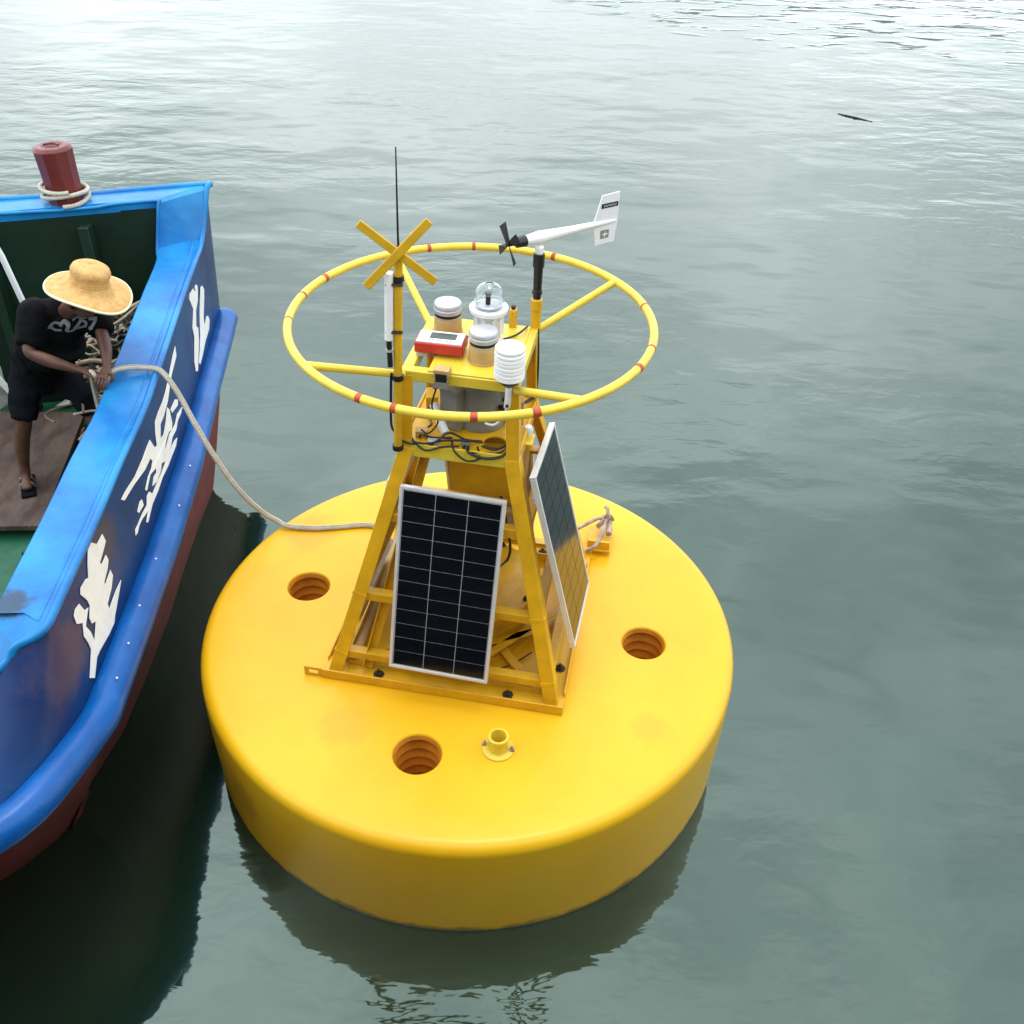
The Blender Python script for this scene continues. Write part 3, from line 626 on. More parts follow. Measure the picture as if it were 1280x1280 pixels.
rows = [((-7.5, 1.70, 2.09), (-7.5, 2.0, 1), (-7.5, 1.95, 0)), ((-3.31, 2.57, 2.09), (-3.3, 2.80, 1), (-3.3, 2.7, 0)), ((-2.45, 2.80, 2.10), (-2.45, 2.98, 1), (-2.4, 2.5, 0)),
        ((-1.985, 2.92, 2.11), (-2.065, 3.0, 1), (-2.075, 2.01, 0)), ((-1.975, 2.87, 2.09), (-2.06, 2.92, 1), (-2.07, 1.97, 0)), ((-2.012, 2.70, 1.80), (-2.045, 2.75, 1), (-2.07, 1.85, 0))]
for y in (2.4, 2.0, 1.6, 1.1, .7, .2, -.25, -.6, -.9):
    rows.append(((interp(y, gy, gx), y, interp(y, zy, zz_)), (interp(y, fy, fx), y, 1), (interp(y-.45 if y > 1 else y-.2, wy, wx), (y-.3 if y > 1 else y-.05), 0)))
rows += [((-1.825, -.98, 1.55), (-1.752, -1.05, 1), (-2.08, -.85, 0)), ((-1.865, -1.025, 1.53), (-1.80, -1.31, 1), (-2.16, -1.02, 0)), ((-1.942, -1.06, 1.50), (-1.87, -1.50, 1), (-2.27, -1.18, 0)),
         ((-2.007, -1.11, 1.42), (-1.98, -1.64, 1), (-2.42, -1.32, 0)), ((-2.3, -1.32, 1.34), (-2.2, -1.80, 1), (-2.7, -1.5, 0)), ((-2.8, -1.5, 1.32), (-2.7, -1.95, 1), (-3.1, -1.65, 0)), ((-7.5, -2.2, 1.3), (-7.5, -2.65, 1), (-7.5, -2.35, 0))]
g_ = G(); n_ = len(rows); nv = 5
for r in rows:
    for k in range(nv): g_.v.append(tuple(Vector(r[0]).lerp(Vector(r[1]), k/(nv-1))))
for i in range(n_-1):
    for k in range(nv-1): a = i*nv+k; g_.f.append((a, a+1, a+1+nv, a+nv))
g_.f.append(tuple([i*nv+4 for i in range(n_)][::-1])) if False else None
part('hull_side', g_, 'blue', boat, smooth=32)
g_ = G(); nv = 6
for r in rows:
    a = Vector(r[1]); b = Vector(r[2]); bl = Vector((b.x-.12, b.y-.12 if b.y > 1.5 else b.y+.05, -.5))
    q = [a, a.lerp(b, .18)+Vector((.0, 0, 0)), a.lerp(b, .45)+Vector((.03, 0, 0)), a.lerp(b, .75)+Vector((.03, 0, 0)), b, bl]
    g_.v += [tuple(x) for x in q]
for i in range(n_-1):
    for k in range(nv-1): a = i*nv+k; g_.f.append((a, a+1, a+1+nv, a+nv))
part('hull_bottom', g_, 'redhull', boat, smooth=32)
# fender: half-round steel rubbing strake with slight dents
fpts = []
for r in rows[3:]:
    a = Vector(r[1]); fpts.append(a)
P_ = smooth_path([Vector((-2.03, 3.06, 1.02))]+[p+(Vector((.045, 0, 0)) if p.y > -1.1 else Vector((.02, -.035, 0))) for p in fpts if p.y < 2.9], 8)
rad = [.088*(1+.035*noise.noise(Vector((p.y*3, p.x*3, 0)))) for p in P_]; rad[0] = .05; rad[1] = .075; rad[2] = .09
fd = part('rubbing_strake', G().tube(P_, rad, 20), 'fblue', boat, smooth=70)
for px, py in ((-1.72, .02), (-1.70, -.35), (-1.675, -.62), (-1.66, -.85), (-1.72, .5), (-1.76, .9)):
    part('weld_spot', G().lathe([(.007, 0), (.005, .005), (0, .006)], (px, py, 1.082), (.35, 0, 1), n=6), 'alu', fd)
# gunwale cap
out = [Vector(r[0]) for r in rows]
inn = [Vector((-7.5, 1.48, 2.09)), Vector((-3.25, 2.34, 2.09)), Vector((-2.5, 2.56, 2.10)), Vector((-2.26, 2.63, 2.10)), Vector((-2.245, 2.60, 2.08)), Vector((-2.275, 2.50, 1.80))]
for r in rows[6:15]: a = Vector(r[0]); inn.append(a+Vector((-.255, -.01, 0)))
inn += [Vector((-2.085, -.80, 1.55)), Vector((-2.10, -.83, 1.54)), Vector((-2.14, -.87, 1.535)), Vector((-2.2, -.9, 1.53)), Vector((-2.45, -1.05, 1.40)), Vector((-2.9, -1.2, 1.36)), Vector((-7.5, -1.9, 1.3))]
g_ = G()
for a, b in zip(out, inn):
    g_.v += [tuple(a), tuple(a.lerp(b, .12)+Z*.0), tuple(a.lerp(b, .5)+Z*.003), tuple(b), tuple(b-Z*.07)]
for i in range(n_-1):
    for k in range(4): a = i*5+k; g_.f.append((a, a+1, a+6, a+5))
part('gunwale_cap', g_, 'cap', boat, smooth=14)
part('outer_rim', G().tube(smooth_path(out, 4), .021, 10), 'cap', boat, smooth=70)
part('inner_rim', G().tube(smooth_path([b-Z*.012 for b in inn], 4), .012, 8), 'cap', boat, smooth=70)
part('rim_bead', G().tube(smooth_path([a.lerp(b, .20)-Z*.006 for a, b in zip(out, inn)][5:16], 4), .011, 8), 'cap', boat, smooth=70)
# inner bulwark
FZ = .55
g_ = G()
for b in inn:
    e_ = .12 if b.y > 2 and b.x < -2.4 else 0
    g_.v += [tuple(b-Z*.06), tuple(Vector((b.x+.02, b.y+e_/2, (b.z+FZ)/2))), (b.x+.03, b.y+e_, FZ)]
for i in range(n_-1):
    for k in range(2): a = i*3+k; g_.f.append((a, a+1, a+4, a+3))
part('inner_bulwark', g_, 'dgreen', boat, smooth=30)
for x, y in ((-2.72, 2.45), (-3.35, 2.28), (-3.95, 2.15)): part('bulwark_stay', G().box((x, y, 1.27), (.035, 0, 0), (0, .05, 0), (0, 0, .70)), 'dgreen', boat, bevel=.004)
for y in (1.9, 1.1, .3, -.4): part('bulwark_stay', G().box((hx(y, 1.2)-.33, y, 1.02), (.05, 0, 0), (0, .012, 0), (0, 0, .46)), 'dgreen', boat)
g_ = G().add([(-7.5, 1.7, FZ), (-3.3, 2.52, FZ), (-2.45, 2.70, FZ), (-2.05, 1.9, FZ), (-1.97, 1, FZ), (-1.95, -.9, FZ), (-2.2, -1.0, FZ), (-7.5, -2.0, FZ)], [(0, 1, 2, 3, 4, 5, 6, 7)])
part('boat_deck', g_, 'green', boat, smooth=0)
# hatch boards on the deck that the man stands on
bd = thing('deck_board', 'worn brown plywood board lying on the boat deck under the man', 'board', (-3.0, 1.4, FZ))
g_ = G(); b0 = [(-3.62, 2.12), (-2.92, 2.14), (-2.74, .80), (-3.45, .76)]
for i, t in enumerate((0,)):
    t1_ = 1
    q = [Vector((*b0[0], 0)).lerp(Vector((*b0[1], 0)), t), Vector((*b0[0], 0)).lerp(Vector((*b0[1], 0)), t1_), Vector((*b0[3], 0)).lerp(Vector((*b0[2], 0)), t1_), Vector((*b0[3], 0)).lerp(Vector((*b0[2], 0)), t)]
    zt = .66-.003*i
    gg = G().add([(p.x, p.y, zt-.04) for p in q]+[(p.x, p.y, zt) for p in q], [(3, 2, 1, 0), (4, 5, 6, 7), (0, 1, 5, 4), (1, 2, 6, 5), (2, 3, 7, 6), (3, 0, 4, 7)])
    part('plywood_sheet', gg, 'board', bd, bevel=.004)
for yy in (1.0, 1.95): part('batten', G().box((-3.18, yy, .5855), (.30, 0, 0), (0, .05, 0), (0, 0, .034)), 'wood', bd)
# painted characters on the side
CH = {'c1a': [(2.341, 1.611), (2.362, 1.58), (2.311, 1.501), (2.213, 1.472), (2.137, 1.39), (2.185, 1.356), (2.138, 1.285), (2.044, 1.212), (1.943, 1.148), (1.886, 1.177), (1.896, 1.241), (2.031, 1.359), (2.027, 1.43), (2.147, 1.513), (2.093, 1.616), (2.121, 1.643), (2.241, 1.628)],
      'c1b': [(2.425, 1.55), (2.474, 1.538), (2.503, 1.496), (2.467, 1.434), (2.382, 1.335), (2.379, 1.265), (2.462, 1.304), (2.512, 1.283), (2.541, 1.237), (2.493, 1.188), (2.341, 1.176), (2.186, 1.151), (2.042, 1.141), (2.023, 1.17), (2.106, 1.213), (2.211, 1.281), (2.288, 1.383), (2.367, 1.474)],
      'c2a': [(1.512, 1.575), (1.488, 1.52), (1.293, 1.495), (1.141, 1.45), (1.082, 1.43), (0.948, 1.41), (0.858, 1.412), (0.794, 1.351), (0.864, 1.336), (0.964, 1.368), (1.046, 1.412), (1.074, 1.378), (1.059, 1.29), (1.017, 1.268), (0.958, 1.291), (0.889, 1.288), (0.838, 1.273), (0.805, 1.23), (0.755, 1.216), (0.693, 1.244), (0.653, 1.223), (0.546, 1.22), (0.465, 1.247), (0.52, 1.27), (0.579, 1.26), (0.592, 1.283), (0.486, 1.311), (0.373, 1.283), (0.355, 1.301), (0.447, 1.323), (0.531, 1.326), (0.576, 1.342), (0.558, 1.373), (0.434, 1.379), (0.257, 1.415), (0.077, 1.437), (0.047, 1.467), (0.11, 1.464), (0.286, 1.44), (0.455, 1.441), (0.565, 1.45), (0.631, 1.452), (0.666, 1.374), (0.708, 1.361), (0.739, 1.427), (0.785, 1.475), (0.879, 1.485), (0.983, 1.483), (1.071, 1.492), (1.254, 1.526), (1.413, 1.563)],
      'c2b': [(1.349, 1.228), (1.29, 1.218), (1.177, 1.231), (1.096, 1.216), (0.988, 1.229), (0.931, 1.21), (0.835, 1.214), (1.027, 1.187), (1.078, 1.17), (1.019, 1.151), (0.886, 1.158), (0.787, 1.161), (0.647, 1.179), (0.52, 1.174), (0.382, 1.181), (0.312, 1.171), (0.241, 1.159), (0.224, 1.176), (0.295, 1.2), (0.195, 1.223), (0.13, 1.227), (0.076, 1.216), (0.048, 1.223), (0.066, 1.247), (0.12, 1.243), (0.219, 1.243), (0.307, 1.231), (0.348, 1.263), (0.396, 1.258), (0.429, 1.218), (0.541, 1.215), (0.651, 1.208), (0.744, 1.207), (0.857, 1.26), (0.957, 1.275), (1.104, 1.253), (1.202, 1.265)],
      'c2c': [(0.272, 1.297), (0.267, 1.262), (0.182, 1.273), (0.168, 1.291), (0.236, 1.308)],
      'c2d': [(1.291, 1.317), (1.262, 1.294), (1.108, 1.333), (1.094, 1.366), (1.233, 1.353)],
      'c3a': [(-0.272, 1.494), (-0.268, 1.447), (-0.306, 1.435), (-0.403, 1.415), (-0.386, 1.397), (-0.319, 1.398), (-0.317, 1.363), (-0.358, 1.34), (-0.437, 1.321), (-0.437, 1.305), (-0.338, 1.315), (-0.338, 1.277), (-0.398, 1.247), (-0.491, 1.227), (-0.499, 1.196), (-0.368, 1.204), (-0.283, 1.197), (-0.324, 1.18), (-0.411, 1.151), (-0.478, 1.13), (-0.509, 1.113), (-0.591, 1.116), (-0.717, 1.135), (-0.77, 1.136), (-0.858, 1.09), (-0.891, 1.125), (-0.782, 1.201), (-0.778, 1.242), (-0.785, 1.294), (-0.746, 1.343), (-0.792, 1.381), (-0.784, 1.424), (-0.753, 1.437), (-0.705, 1.427), (-0.69, 1.37), (-0.653, 1.354), (-0.698, 1.334), (-0.738, 1.314), (-0.722, 1.261), (-0.726, 1.205), (-0.645, 1.256), (-0.684, 1.279), (-0.682, 1.311), (-0.635, 1.347), (-0.634, 1.383), (-0.663, 1.446), (-0.639, 1.467), (-0.57, 1.461), (-0.545, 1.446), (-0.499, 1.498), (-0.448, 1.54), (-0.395, 1.541), (-0.355, 1.498)]}
g3 = []
for grp in (('c1a', 'c1b'), ('c2a', 'c2b', 'c2c', 'c2d'), ('c3a',)):
    b_ = bmesh.new()
    for key in grp:
        p2 = [Vector((y, z, 0)) for y, z in CH[key]]
        vv = [b_.verts.new((hx(p.x, p.y)+.007, p.x, p.y)) for p in p2]
        for t in tessellate_polygon([p2]):
            try: b_.faces.new([vv[i] for i in t])
            except ValueError: pass
    for _ in range(2):
        bmesh.ops.subdivide_edges(b_, edges=b_.edges[:], cuts=1)
    for v in b_.verts: v.co.x = hx(v.co.y, v.co.z)+.005
    bmesh.ops.recalc_face_normals(b_, faces=b_.faces)
    me = bpy.data.meshes.new('painted_character'); b_.to_mesh(me); b_.free()
    part('painted_character', me, 'char', boat, solid=.003)
# red bollard on the transom, with a rope turn round its foot
bo = thing('bollard', 'dark red bollard standing on the blue transom of the boat', 'bollard', (-2.86, 2.56, 2.10))
axb = Vector((-.05, .02, 1)).normalized()
part('post', G().lathe([(.116, -.02), (.122, .20), (.128, .33), (.130, .345), (.115, .366), (.095, .370), (.07, .366), (.06, .356), (0, .356)], (-2.85, 2.57, 2.10), axb, n=10), 'bollard', bo, bevel=.004)
part('cap_eye', G().tube([Vector((-2.870, 2.578, 2.468)) + Vector((.045*math.cos(a), .035*math.sin(a), 0)) for a in [k*math.pi/7 for k in range(8)]], .008, 8), 'bollard', bo)
turn = [Vector((-2.85+.148*math.cos(a), 2.57+.148*math.sin(a), 2.125+.045*a/6.28+.012*math.sin(a*1.5))) for a in [k*.35 for k in range(-4, 34)]]
ro = rope_obj('mooring_rope', turn, .015, n=8, sm=2); tagit(ro, 'loop of pale rope round the foot of the red bollard', 'rope')
# clutter in the bow corner
def lump(c, r, seed, sq=.6):
    b_ = bmesh.new(); bmesh.ops.create_icosphere(b_, subdivisions=4, radius=1)
    for v in b_.verts:
        n1 = noise.noise(v.co*1.7+Vector((seed, 0, 0)))*.45+noise.noise(v.co*5+Vector((0, seed, 0)))*.22
        v.co = Vector((v.co.x*r[0], v.co.y*r[1], v.co.z*r[2]))*(1+n1)+Vector(c)
    me = bpy.data.meshes.new('net'); b_.to_mesh(me); b_.free()
    for p in me.polygons: p.use_smooth = True
    return me
nh = thing('net_heap', 'dark heap of old net and line in the bow corner of the boat', 'net', (-2.5, 2.2, FZ))
part('net', lump((-2.52, 2.15, .92), (.30, .36, .46), 3), 'net', nh)
part('net', lump((-2.42, 1.55, .75), (.20, .45, .38), 8), 'net', nh)
for k in range(44):
    a = random.uniform(0, 6.28); t_ = random.uniform(0, 1); c = Vector((-2.46+random.uniform(-.20, .20), 2.2-.95*t_+random.uniform(-.1, .1), 1.50-.22*t_+random.uniform(-.10, .06)))
    r_ = random.uniform(.05, .13)
    pts_ = [c+Vector((r_*math.cos(a+t), r_*math.sin(a+t)*random.uniform(.5, 1), random.uniform(-.04, .04))) for t in [i*.9 for i in range(6)]]
    rope_obj('line_coil', pts_, random.uniform(.006, .011), random.choice(['net', 'drift', 'wood', 'rope']), nh, 6, 5)
sticks = [((-2.66, 2.0, 1.30), (-2.28, 2.2, 1.42), .017, 'thin pale stick highest in the clutter, just right of the hat brim'),
    ((-2.55, 1.75, 1.28), (-2.22, 1.98, 1.50), .013, 'slim pale stick leaning up against the blue side right of the hat'),
    ((-2.58, 1.70, 1.20), (-2.18, 1.62, 1.26), .018, 'straight pale stick lying level right of the black sleeve'),
    ((-2.50, 1.48, 1.14), (-2.18, 1.72, 1.36), .013, 'light stick slanting up to the gunwale right of the forearm'),
    ((-2.52, 1.40, 1.12), (-2.16, 1.34, 1.16), .020, 'brown stick lying level right of the forearm'),
    ((-2.42, 1.12, .98), (-2.18, 1.36, 1.15), .012, 'short thin stick lowest in the clutter, beside the hand')]
for a, b, r_, lb in sticks:
    a = Vector(a)+Vector((-.09, 0, .12)); b = Vector(b)+Vector((-.07, 0, .12)); d = b-a; o = part('wooden_stick', G().tube(smooth_path([a, Vector(a)+d*.3+Vector((0, .02, .012)), Vector(a)+d*.7+Vector((0, .0, -.01)), b], 4), [r_*(1-.03*k) for k in range(13)], 8), 'drift')
    tagit(o, lb, 'stick', 'sticks in the clutter by the man')
# white pole and bag on the left
o = part('white_pole', G().tube([(-3.02, 1.6, 2.55), (-2.90, 1.6, 2.11), (-2.845, 1.62, 1.68)], .019, 12), 'white', smooth=60)
tagit(o, 'slim white pole rising behind the man at the left edge', 'pole')
o = part('white_pole', G().tube([(-3.33, 1.52, 1.72), (-3.05, 1.52, 1.16), (-3.02, 1.52, 1.08)], .020, 12), 'white', smooth=60)
tagit(o, 'short white pole leaning low beside the white sheet', 'pole')
def cloth(c, w_, h_, seed, fold=.07):
    g_ = G(); n1, n2 = 26, 26
    for j in range(n2+1):
        for i in range(n1+1):
            s, t = i/n1-.5, j/n2; ww = w_*(.55+.5*t)
            g_.v.append((c[0]+s*ww+.03*noise.noise(Vector((t*4, seed, s*3))), c[1]+fold*math.sin(s*15+t*3+seed)*(.3+t)+.05*noise.noise(Vector((s*5, t*5, seed))), c[2]-t*h_+.04*noise.noise(Vector((s*4, seed, 1)))))
    for j in range(n2):
        for i in range(n1): a = j*(n1+1)+i; g_.f.append((a, a+1, a+n1+2, a+n1+1))
    return g_
o = part('plastic_sheet', cloth((-3.26, 1.62, 1.50), .36, .5, 2.0), 'cloth', solid=.004, smooth=80); tagit(o, 'crumpled white plastic sheet hanging at the left edge behind the man', 'sheet')
g_ = G(); g_.add([(-3.24, 2.36, .565), (-3.13, 2.33, .60), (-3.10, 2.42, .61), (-3.19, 2.44, .575)], [(0, 1, 2, 3)])
o = part('paper_scrap', g_, 'white', solid=.003, smooth=0); tagit(o, 'small white scrap lying on the green deck between the legs of the man', 'scrap')
g_ = G().tube(smooth_path([(-3.30, 2.47, .80), (-3.24, 2.45, .76), (-3.18, 2.43, .72), (-3.08, 2.40, .70)], 4), .022, 8)
o = part('cloth_strip', g_, 'cloth', smooth=80); tagit(o, 'twisted pale cloth strip against the green bulwark behind the legs of the man', 'cloth')

# ------------------------------------------------------------------ long rope from the hand to the buoy
hand = Vector((-2.225, .93, 1.705))
rp = [(-2.255, .945, 1.70), hand, (-2.195, .915, 1.66), (-2.172, .92, 1.62), (-2.158, .94, 1.65), (-2.125, .97, 1.695), (-2.06, 1.01, 1.700), (-1.985, 1.035, 1.690), (-1.89, 1.035, 1.682), (-1.835, 1.01, 1.655), (-1.763, .962, 1.56), (-1.656, .869, 1.38), (-1.54, .80, 1.17), (-1.439, .784, .98), (-1.331, .80, .815), (-1.247, .81, .738), (-1.18, .78, .722), (-1.02, .765, .718), (-.85, .785, .718), (-.70, .81, .718), (-.58, .79, .72), (-.5, .72, .74)]
ro = rope_obj('towing_rope', rp, .0165, n=12, sm=8); tagit(ro, 'long pale rope held by the man, draped over the blue gunwale down to the buoy', 'rope')
# tail of the same rope hanging below the hand
ro = rope_obj('rope_tail', [(-2.235, .93, 1.68), (-2.25, .95, 1.55), (-2.24, .93, 1.42), (-2.20, .92, 1.28), (-2.19, .93, 1.1), (-2.3, 1.0, .75), (-2.4, 1.1, .60)], .014, n=10, sm=6); tagit(ro, 'loose rope end hanging from the hand of the man inside the boat', 'rope')

# ------------------------------------------------------------------ floating stick
o = part('driftwood', G().tube([(5.687, 12.854, .0), (5.92, 12.64, .006), (6.147, 12.462, -.002)], [.012, .016, .009], 8), 'net'); tagit(o, 'thin dark stick floating on the open water', 'stick')
# ------------------------------------------------------------------ man
man = thing('person', 'person in wide straw hat and black t-shirt bending forward with the rope in hand', 'person', (-2.9, 1.25, .665))
def skin(name, nodes, edges, m, parent, sub=2, root=0, smooth_=.0):
    me = bpy.data.meshes.new(name); me.from_pydata([n_[0] for n_ in nodes], edges, []); me.update()
    o = bpy.data.objects.new(name, me); me.materials.append(M[m]); link(o, parent)
    q = o.modifiers.new('skin', 'SKIN'); q.use_smooth_shade = True; q.branch_smoothing = .6
    for i, n_ in enumerate(nodes):
        sv = me.skin_vertices[0].data[i]; r_ = n_[1]; sv.radius = r_ if isinstance(r_, tuple) else (r_, r_); sv.use_root = (i == root)
    q = o.modifiers.new('sub', 'SUBSURF'); q.levels = q.render_levels = sub
    return o
J = dict(pel=(-2.80, 1.46, 1.42), sp=(-2.72, 1.38, 1.60), ch=(-2.52, 1.24, 1.84), nk=(-2.36, 1.14, 2.00), hd0=(-2.30, 1.10, 2.06), hd1=(-2.21, 1.05, 2.12), hd2=(-2.16, 1.03, 2.17),
         chin=(-2.17, .99, 2.03), shL=(-2.53, 1.07, 1.99), elL=(-2.565, .93, 1.83), faL=(-2.44, .915, 1.785), wrL=(-2.31, .92, 1.735), shR=(-2.27, 1.26, 1.94), elR=(-2.20, 1.13, 1.86), faR=(-2.165, 1.05, 1.795), wrR=(-2.145, .97, 1.735),
         hiL=(-2.87, 1.42, 1.36), hiR=(-2.76, 1.52, 1.36), thL=(-2.89, 1.33, 1.27), knL=(-2.895, 1.26, 1.15), shinL=(-2.95, 1.25, .99), anL=(-2.99, 1.24, .75), toL=(-2.94, 1.12, .695),
         thR=(-2.62, 1.43, 1.33), knR=(-2.49, 1.33, 1.27), shinR=(-2.42, 1.24, 1.02), anR=(-2.34, 1.14, .66), toR=(-2.22, 1.08, .59), hlL=(-3.0, 1.27, .70))
K = list(J); idx = {k: i for i, k in enumerate(K)}
rad_ = dict(pel=(.125, .10), sp=(.12, .09), ch=(.135, .095), nk=.052, hd0=.066, hd1=.088, hd2=.080, chin=.042, shL=.048, elL=.040, faL=.041, wrL=.026, shR=.048, elR=.040, faR=.040, wrR=.026,
            hiL=.085, hiR=.085, thL=.078, knL=.054, shinL=.052, anL=.034, toL=(.040, .022), thR=.078, knR=.056, shinR=.052, anR=.034, toR=(.040, .024), hlL=.030)
ed = [('pel', 'sp'), ('sp', 'ch'), ('ch', 'nk'), ('nk', 'hd0'), ('hd0', 'hd1'), ('hd1', 'hd2'), ('hd1', 'chin'), ('ch', 'shL'), ('shL', 'elL'), ('elL', 'faL'), ('faL', 'wrL'), ('ch', 'shR'), ('shR', 'elR'), ('elR', 'faR'), ('faR', 'wrR'),
      ('pel', 'hiL'), ('hiL', 'thL'), ('thL', 'knL'), ('knL', 'shinL'), ('shinL', 'anL'), ('anL', 'toL'), ('anL', 'hlL'), ('pel', 'hiR'), ('hiR', 'thR'), ('thR', 'knR'), ('knR', 'shinR'), ('shinR', 'anR'), ('anR', 'toR')]
nodes = [(J[k], rad_[k]) for k in K]; edges_ = [(idx[a], idx[b]) for a, b in ed]
# hands: palm + four unequal curled fingers + thumb, closed on the rope
def hand_nodes(w, tgt, grip, spread, s=1.0):
    w, tgt, grip, spread = Vector(w), Vector(tgt), Vector(grip), Vector(spread)
    d = (tgt-w).normalized(); spread = (spread-spread.dot(d)*d).normalized(); grip = (grip-grip.dot(d)*d-grip.dot(spread)*spread).normalized()
    base = len(nodes); wi = idx_w
    nodes.append((w+d*.045*s, (.036*s, .019*s))); edges_.append((wi, base)); nodes.append((w+d*.078*s, (.038*s, .017*s))); edges_.append((base, base+1))
    for k, (off, l) in enumerate(((-.030, .070), (-.011, .080), (.009, .076), (.028, .060))):
        a = w+d*.085*s+spread*off*s; p = base+1
        for q, (f1, g1, rr_) in enumerate(((.12, .0, .0095), (.50, .18, .0090), (.70, .50, .0085), (.48, .80, .0075))):
            nodes.append((a+d*l*f1*s+grip*l*g1*s, rr_*s)); edges_.append((p, len(nodes)-1)); p = len(nodes)-1
    a = w+d*.035*s-spread*.034*s; p = base
    for q, (f1, f2, f3, rr_) in enumerate(((.012, .010, .006, .012), (.030, .018, .020, .0105), (.050, .008, .038, .009))):
        nodes.append((a+d*f1*s-spread*f2*s+grip*f3*s, rr_*s)); edges_.append((p, len(nodes)-1)); p = len(nodes)-1
idx_w = idx['wrL']; hand_nodes(J['wrL'], (-2.225, .93, 1.70), (.2, .3, -1), (.2, -1, -.2))
idx_w = idx['wrR']; hand_nodes(J['wrR'], (-2.165, .84, 1.68), (-.2, .2, -1), (-1, -.3, .1))
body = skin('body', nodes, edges_, 'skin', man)
# face features under the brim
fd_ = (Vector(J['chin'])-Vector(J['hd2'])).normalized(); fw_ = Vector((.40, -.72, -.35)); fw_ = (fw_-fw_.dot(fd_)*fd_).normalized(); fs_ = fd_.cross(fw_)
hc = Vector(J['hd1'])+Vector((.01, -.01, -.005))
part('nose', G().lathe([(.0, -.02), (.011, -.015), (.014, .002), (.010, .012), (0, .016)], hc+fw_*.088+fd_*.028, (fd_*.9+fw_*.5), 10), 'skin', man, smooth=80)
part('mouth', G().tube([hc+fw_*.074+fd_*.060-fs_*.022, hc+fw_*.082+fd_*.062, hc+fw_*.074+fd_*.060+fs_*.022], [.004, .0075, .004], 8), 'redhull', man, smooth=80)
for s in (-1, 1):
    part('eye', G().lathe([(0, -.011), (.008, -.008), (.011, 0), (.008, .008), (0, .011)], hc+fw_*.074+fs_*.031*s+fd_*.004, fw_, 10), 'white', man, smooth=80)
    part('ear', G().lathe([(0, -.006), (.020, -.004), (.024, .004), (.016, .009), (0, .005)], hc+fs_*.088*s+fd_*.01, fs_*s, 12), 'skin', man, smooth=80)
hr = G(); hn = []
part('hair', G().lathe([(.0, .10), (.045, .094), (.078, .070), (.094, .035), (.098, .0), (.094, -.03), (.084, -.05)], hc-fw_*.010-fd_*.004, (-fd_*.9-fw_*.35), 24), 'black', man, smooth=80)
# t-shirt with sleeves and shorts: overlapping volumes fused into one cloth surface
def P3(k, d=(0, 0, 0)): return Vector(J[k])+Vector(d)
def fused(name, chains, m, vox=.014, fold=.03):
    g_ = G()
    for ch in chains:
        ps = [Vector(c[0]) for c in ch]; rs = [c[1] for c in ch]; q_, r_ = [], []
        for i in range(len(ps)-1):
            for k in range(4): t = k/4; q_.append(ps[i].lerp(ps[i+1], t)); r_.append(rs[i]+(rs[i+1]-rs[i])*t)
        q_.append(ps[-1]); r_.append(rs[-1]); g_.tube(q_, r_, 18)
        if ch[0][1] > .09:
            c, r0 = ps[0], rs[0]; g_.lathe([(0, -r0)]+[(r0*math.sin(R(18*k)), -r0*math.cos(R(18*k))) for k in range(1, 10)]+[(0, r0)], c, n=18)
    o = part(name, g_, m, man, smooth=80)
    q = o.modifiers.new('fuse', 'REMESH'); q.mode = 'VOXEL'; q.voxel_size = vox; q.use_smooth_shade = True
    q = o.modifiers.new('soft', 'SMOOTH'); q.iterations = 7; q.factor = .6
    q = o.modifiers.new('folds', 'DISPLACE'); q.texture = tx; q.strength = fold; q.mid_level = .5; q.texture_coords = 'LOCAL'
    return o
tx = bpy.data.textures.new('folds', 'CLOUDS'); tx.noise_scale = .09
belly = Vector((-2.60, 1.27, 1.66))
sh_ = fused('t_shirt', [[(P3('pel', (0, .0, -.03)), .150), (P3('sp'), .165), (P3('ch', (0, 0, -.01)), .180), (P3('ch').lerp(P3('nk'), .9), .098)],
    [(P3('shL', (-.01, .02, 0)), .096), (P3('ch', (0, 0, .04)), .13), (P3('shR', (.02, 0, -.01)), .096)],
    [(P3('shL'), .098), (P3('shL').lerp(P3('elL'), .85), .070)], [(P3('shR', (.01, 0, 0)), .098), (P3('shR').lerp(P3('elR'), .95)+Vector((0, 0, -.01)), .074)],
    [(belly, .135), (P3('ch', (.05, -.03, -.06)), .145)]], 'shirt')
ss = fused('shorts', [[(P3('pel', (-.01, 0, .03)), .152), (P3('hiL'), .118)], [(P3('hiL'), .108), (P3('thL'), .096), (P3('knL', (0, 0, .0)), .082)],
    [(P3('hiR'), .105), (P3('thR'), .090), (P3('knR'), .076), (P3('knR').lerp(P3('shinR'), .35), .074)]], 'shorts')
# printed script across the chest, wrapped on the shirt
def tpnt(s, t): return Vector((-2.450, .55, 1.925)).lerp(Vector((-2.205, .55, 1.915)), s)+Vector((0, 0, t*1.25))
strokes = [[(.20, .018), (.08, .026), (0, .008), (.05, -.012), (.20, -.016)], [(.20, .006), (.28, .026), (.36, .006), (.30, -.018), (.38, -.028), (.46, -.016)], [(.42, .022), (.52, .026), (.56, .008), (.44, -.020), (.60, -.022)],
           [(.74, .026), (.62, .022), (.60, .008), (.70, .004), (.68, -.014), (.60, -.018)], [(.78, .022), (.98, .026)], [(.96, .022), (.84, -.012), (.78, -.014)]]
g_ = G()
for st_ in strokes: g_.tube(smooth_path([tpnt(*p) for p in st_], 5), .0085, 8)
pt = part('shirt_print', g_, 'print', man, smooth=80)
q = pt.modifiers.new('wrap', 'SHRINKWRAP'); q.target = sh_; q.wrap_method = 'PROJECT'; q.use_project_y = True; q.use_positive_direction = True; q.use_negative_direction = False; q.wrap_mode = 'ABOVE_SURFACE'; q.offset = .004
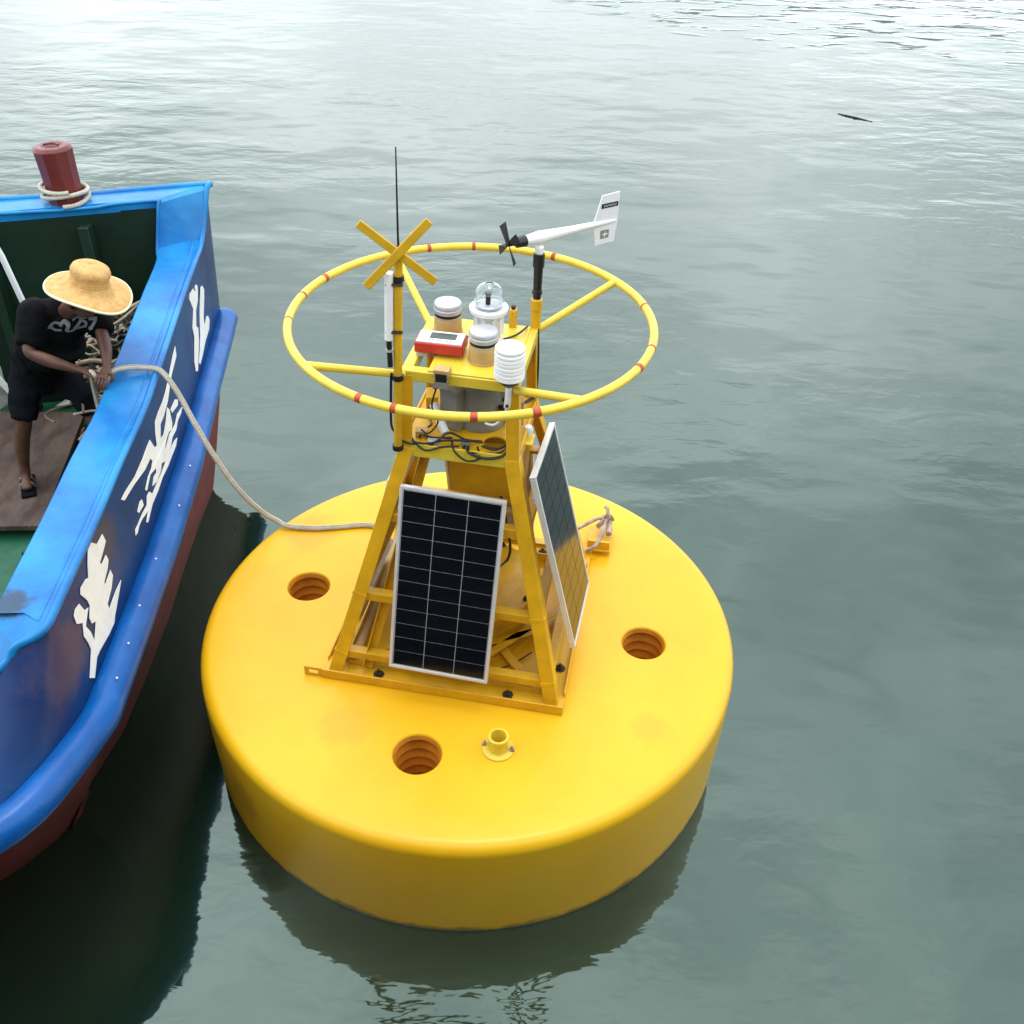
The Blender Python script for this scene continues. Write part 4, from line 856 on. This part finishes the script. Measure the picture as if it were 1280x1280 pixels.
# sandals
for k, t in (('anL', 'toL'), ('anR', 'toR')):
    a, b = Vector(J[k]), Vector(J[t]); d = (b-a); d.z = 0; d.normalize(); s_ = d.cross(Z); c = Vector((a.x, a.y, b.z))+d*.045
    part('sandal', G().box(c-Z*.024, d*.125, s_*.045, Z*.010), 'shorts', man, bevel=.008)
    part('sandal_strap', G().tube(smooth_path([c+d*.03+s_*.044-Z*.015, c+d*.035+s_*.030+Z*.024, c+d*.04-s_*.03+Z*.024, c+d*.03-s_*.044-Z*.015], 5), .009, 8), 'grey', man, smooth=80)
    part('sandal_strap', G().tube(smooth_path([c-d*.03+s_*.042-Z*.015, c-d*.005+s_*.030+Z*.044, c-d*.005-s_*.03+Z*.044, c-d*.03-s_*.042-Z*.015], 5), .008, 8), 'grey', man, smooth=80)
# straw hat
ha = Vector((.31, .03, 1)).normalized(); hcn = Vector((-2.170, 1.04, 2.185))
pf_ = [(.226, -.020), (.222, -.013), (.20, -.006), (.16, .002), (.130, .012), (.112, .026), (.102, .045), (.098, .070), (.103, .092), (.104, .110), (.096, .128), (.076, .140), (.045, .146), (0, .148)]
bm2 = G().lathe(pf_, hcn, ha, 56)
a1_ = ha.orthogonal().normalized(); a2_ = ha.cross(a1_); nv_ = []
for v in bm2.v:
    p = Vector(v)-hcn; h_ = p.dot(ha); x_, y_ = p.dot(a1_), p.dot(a2_); r_ = math.hypot(x_, y_); th_ = math.atan2(y_, x_)
    w_ = max(0, r_-.11)/.12; p += ha*w_*(.014*math.sin(th_*2+.7)+.009*math.sin(th_*3+2)); nv_.append(tuple(hcn+p))
bm2.v = nv_
hat = part('straw_hat', bm2, 'straw', man, smooth=60, solid=.004)
rim = []
for k in range(72):
    th_ = 2*math.pi*k/72; rim.append(hcn+(a1_*math.cos(th_)+a2_*math.sin(th_))*.225+ha*(-.018+(.014*math.sin(th_*2+.7)+.009*math.sin(th_*3+2))))
part('brim_trim', G().tube(rim, .0075, 8, closed=True), 'strawl', hat, smooth=80)
for z, r_ in ((.050, .1020), (.064, .1000)):
    part('band', G().tube([hcn+(a1_*math.cos(2*math.pi*k/40)+a2_*math.sin(2*math.pi*k/40))*r_+ha*z for k in range(40)], .0035, 6, closed=True), 'straw', hat, smooth=80)
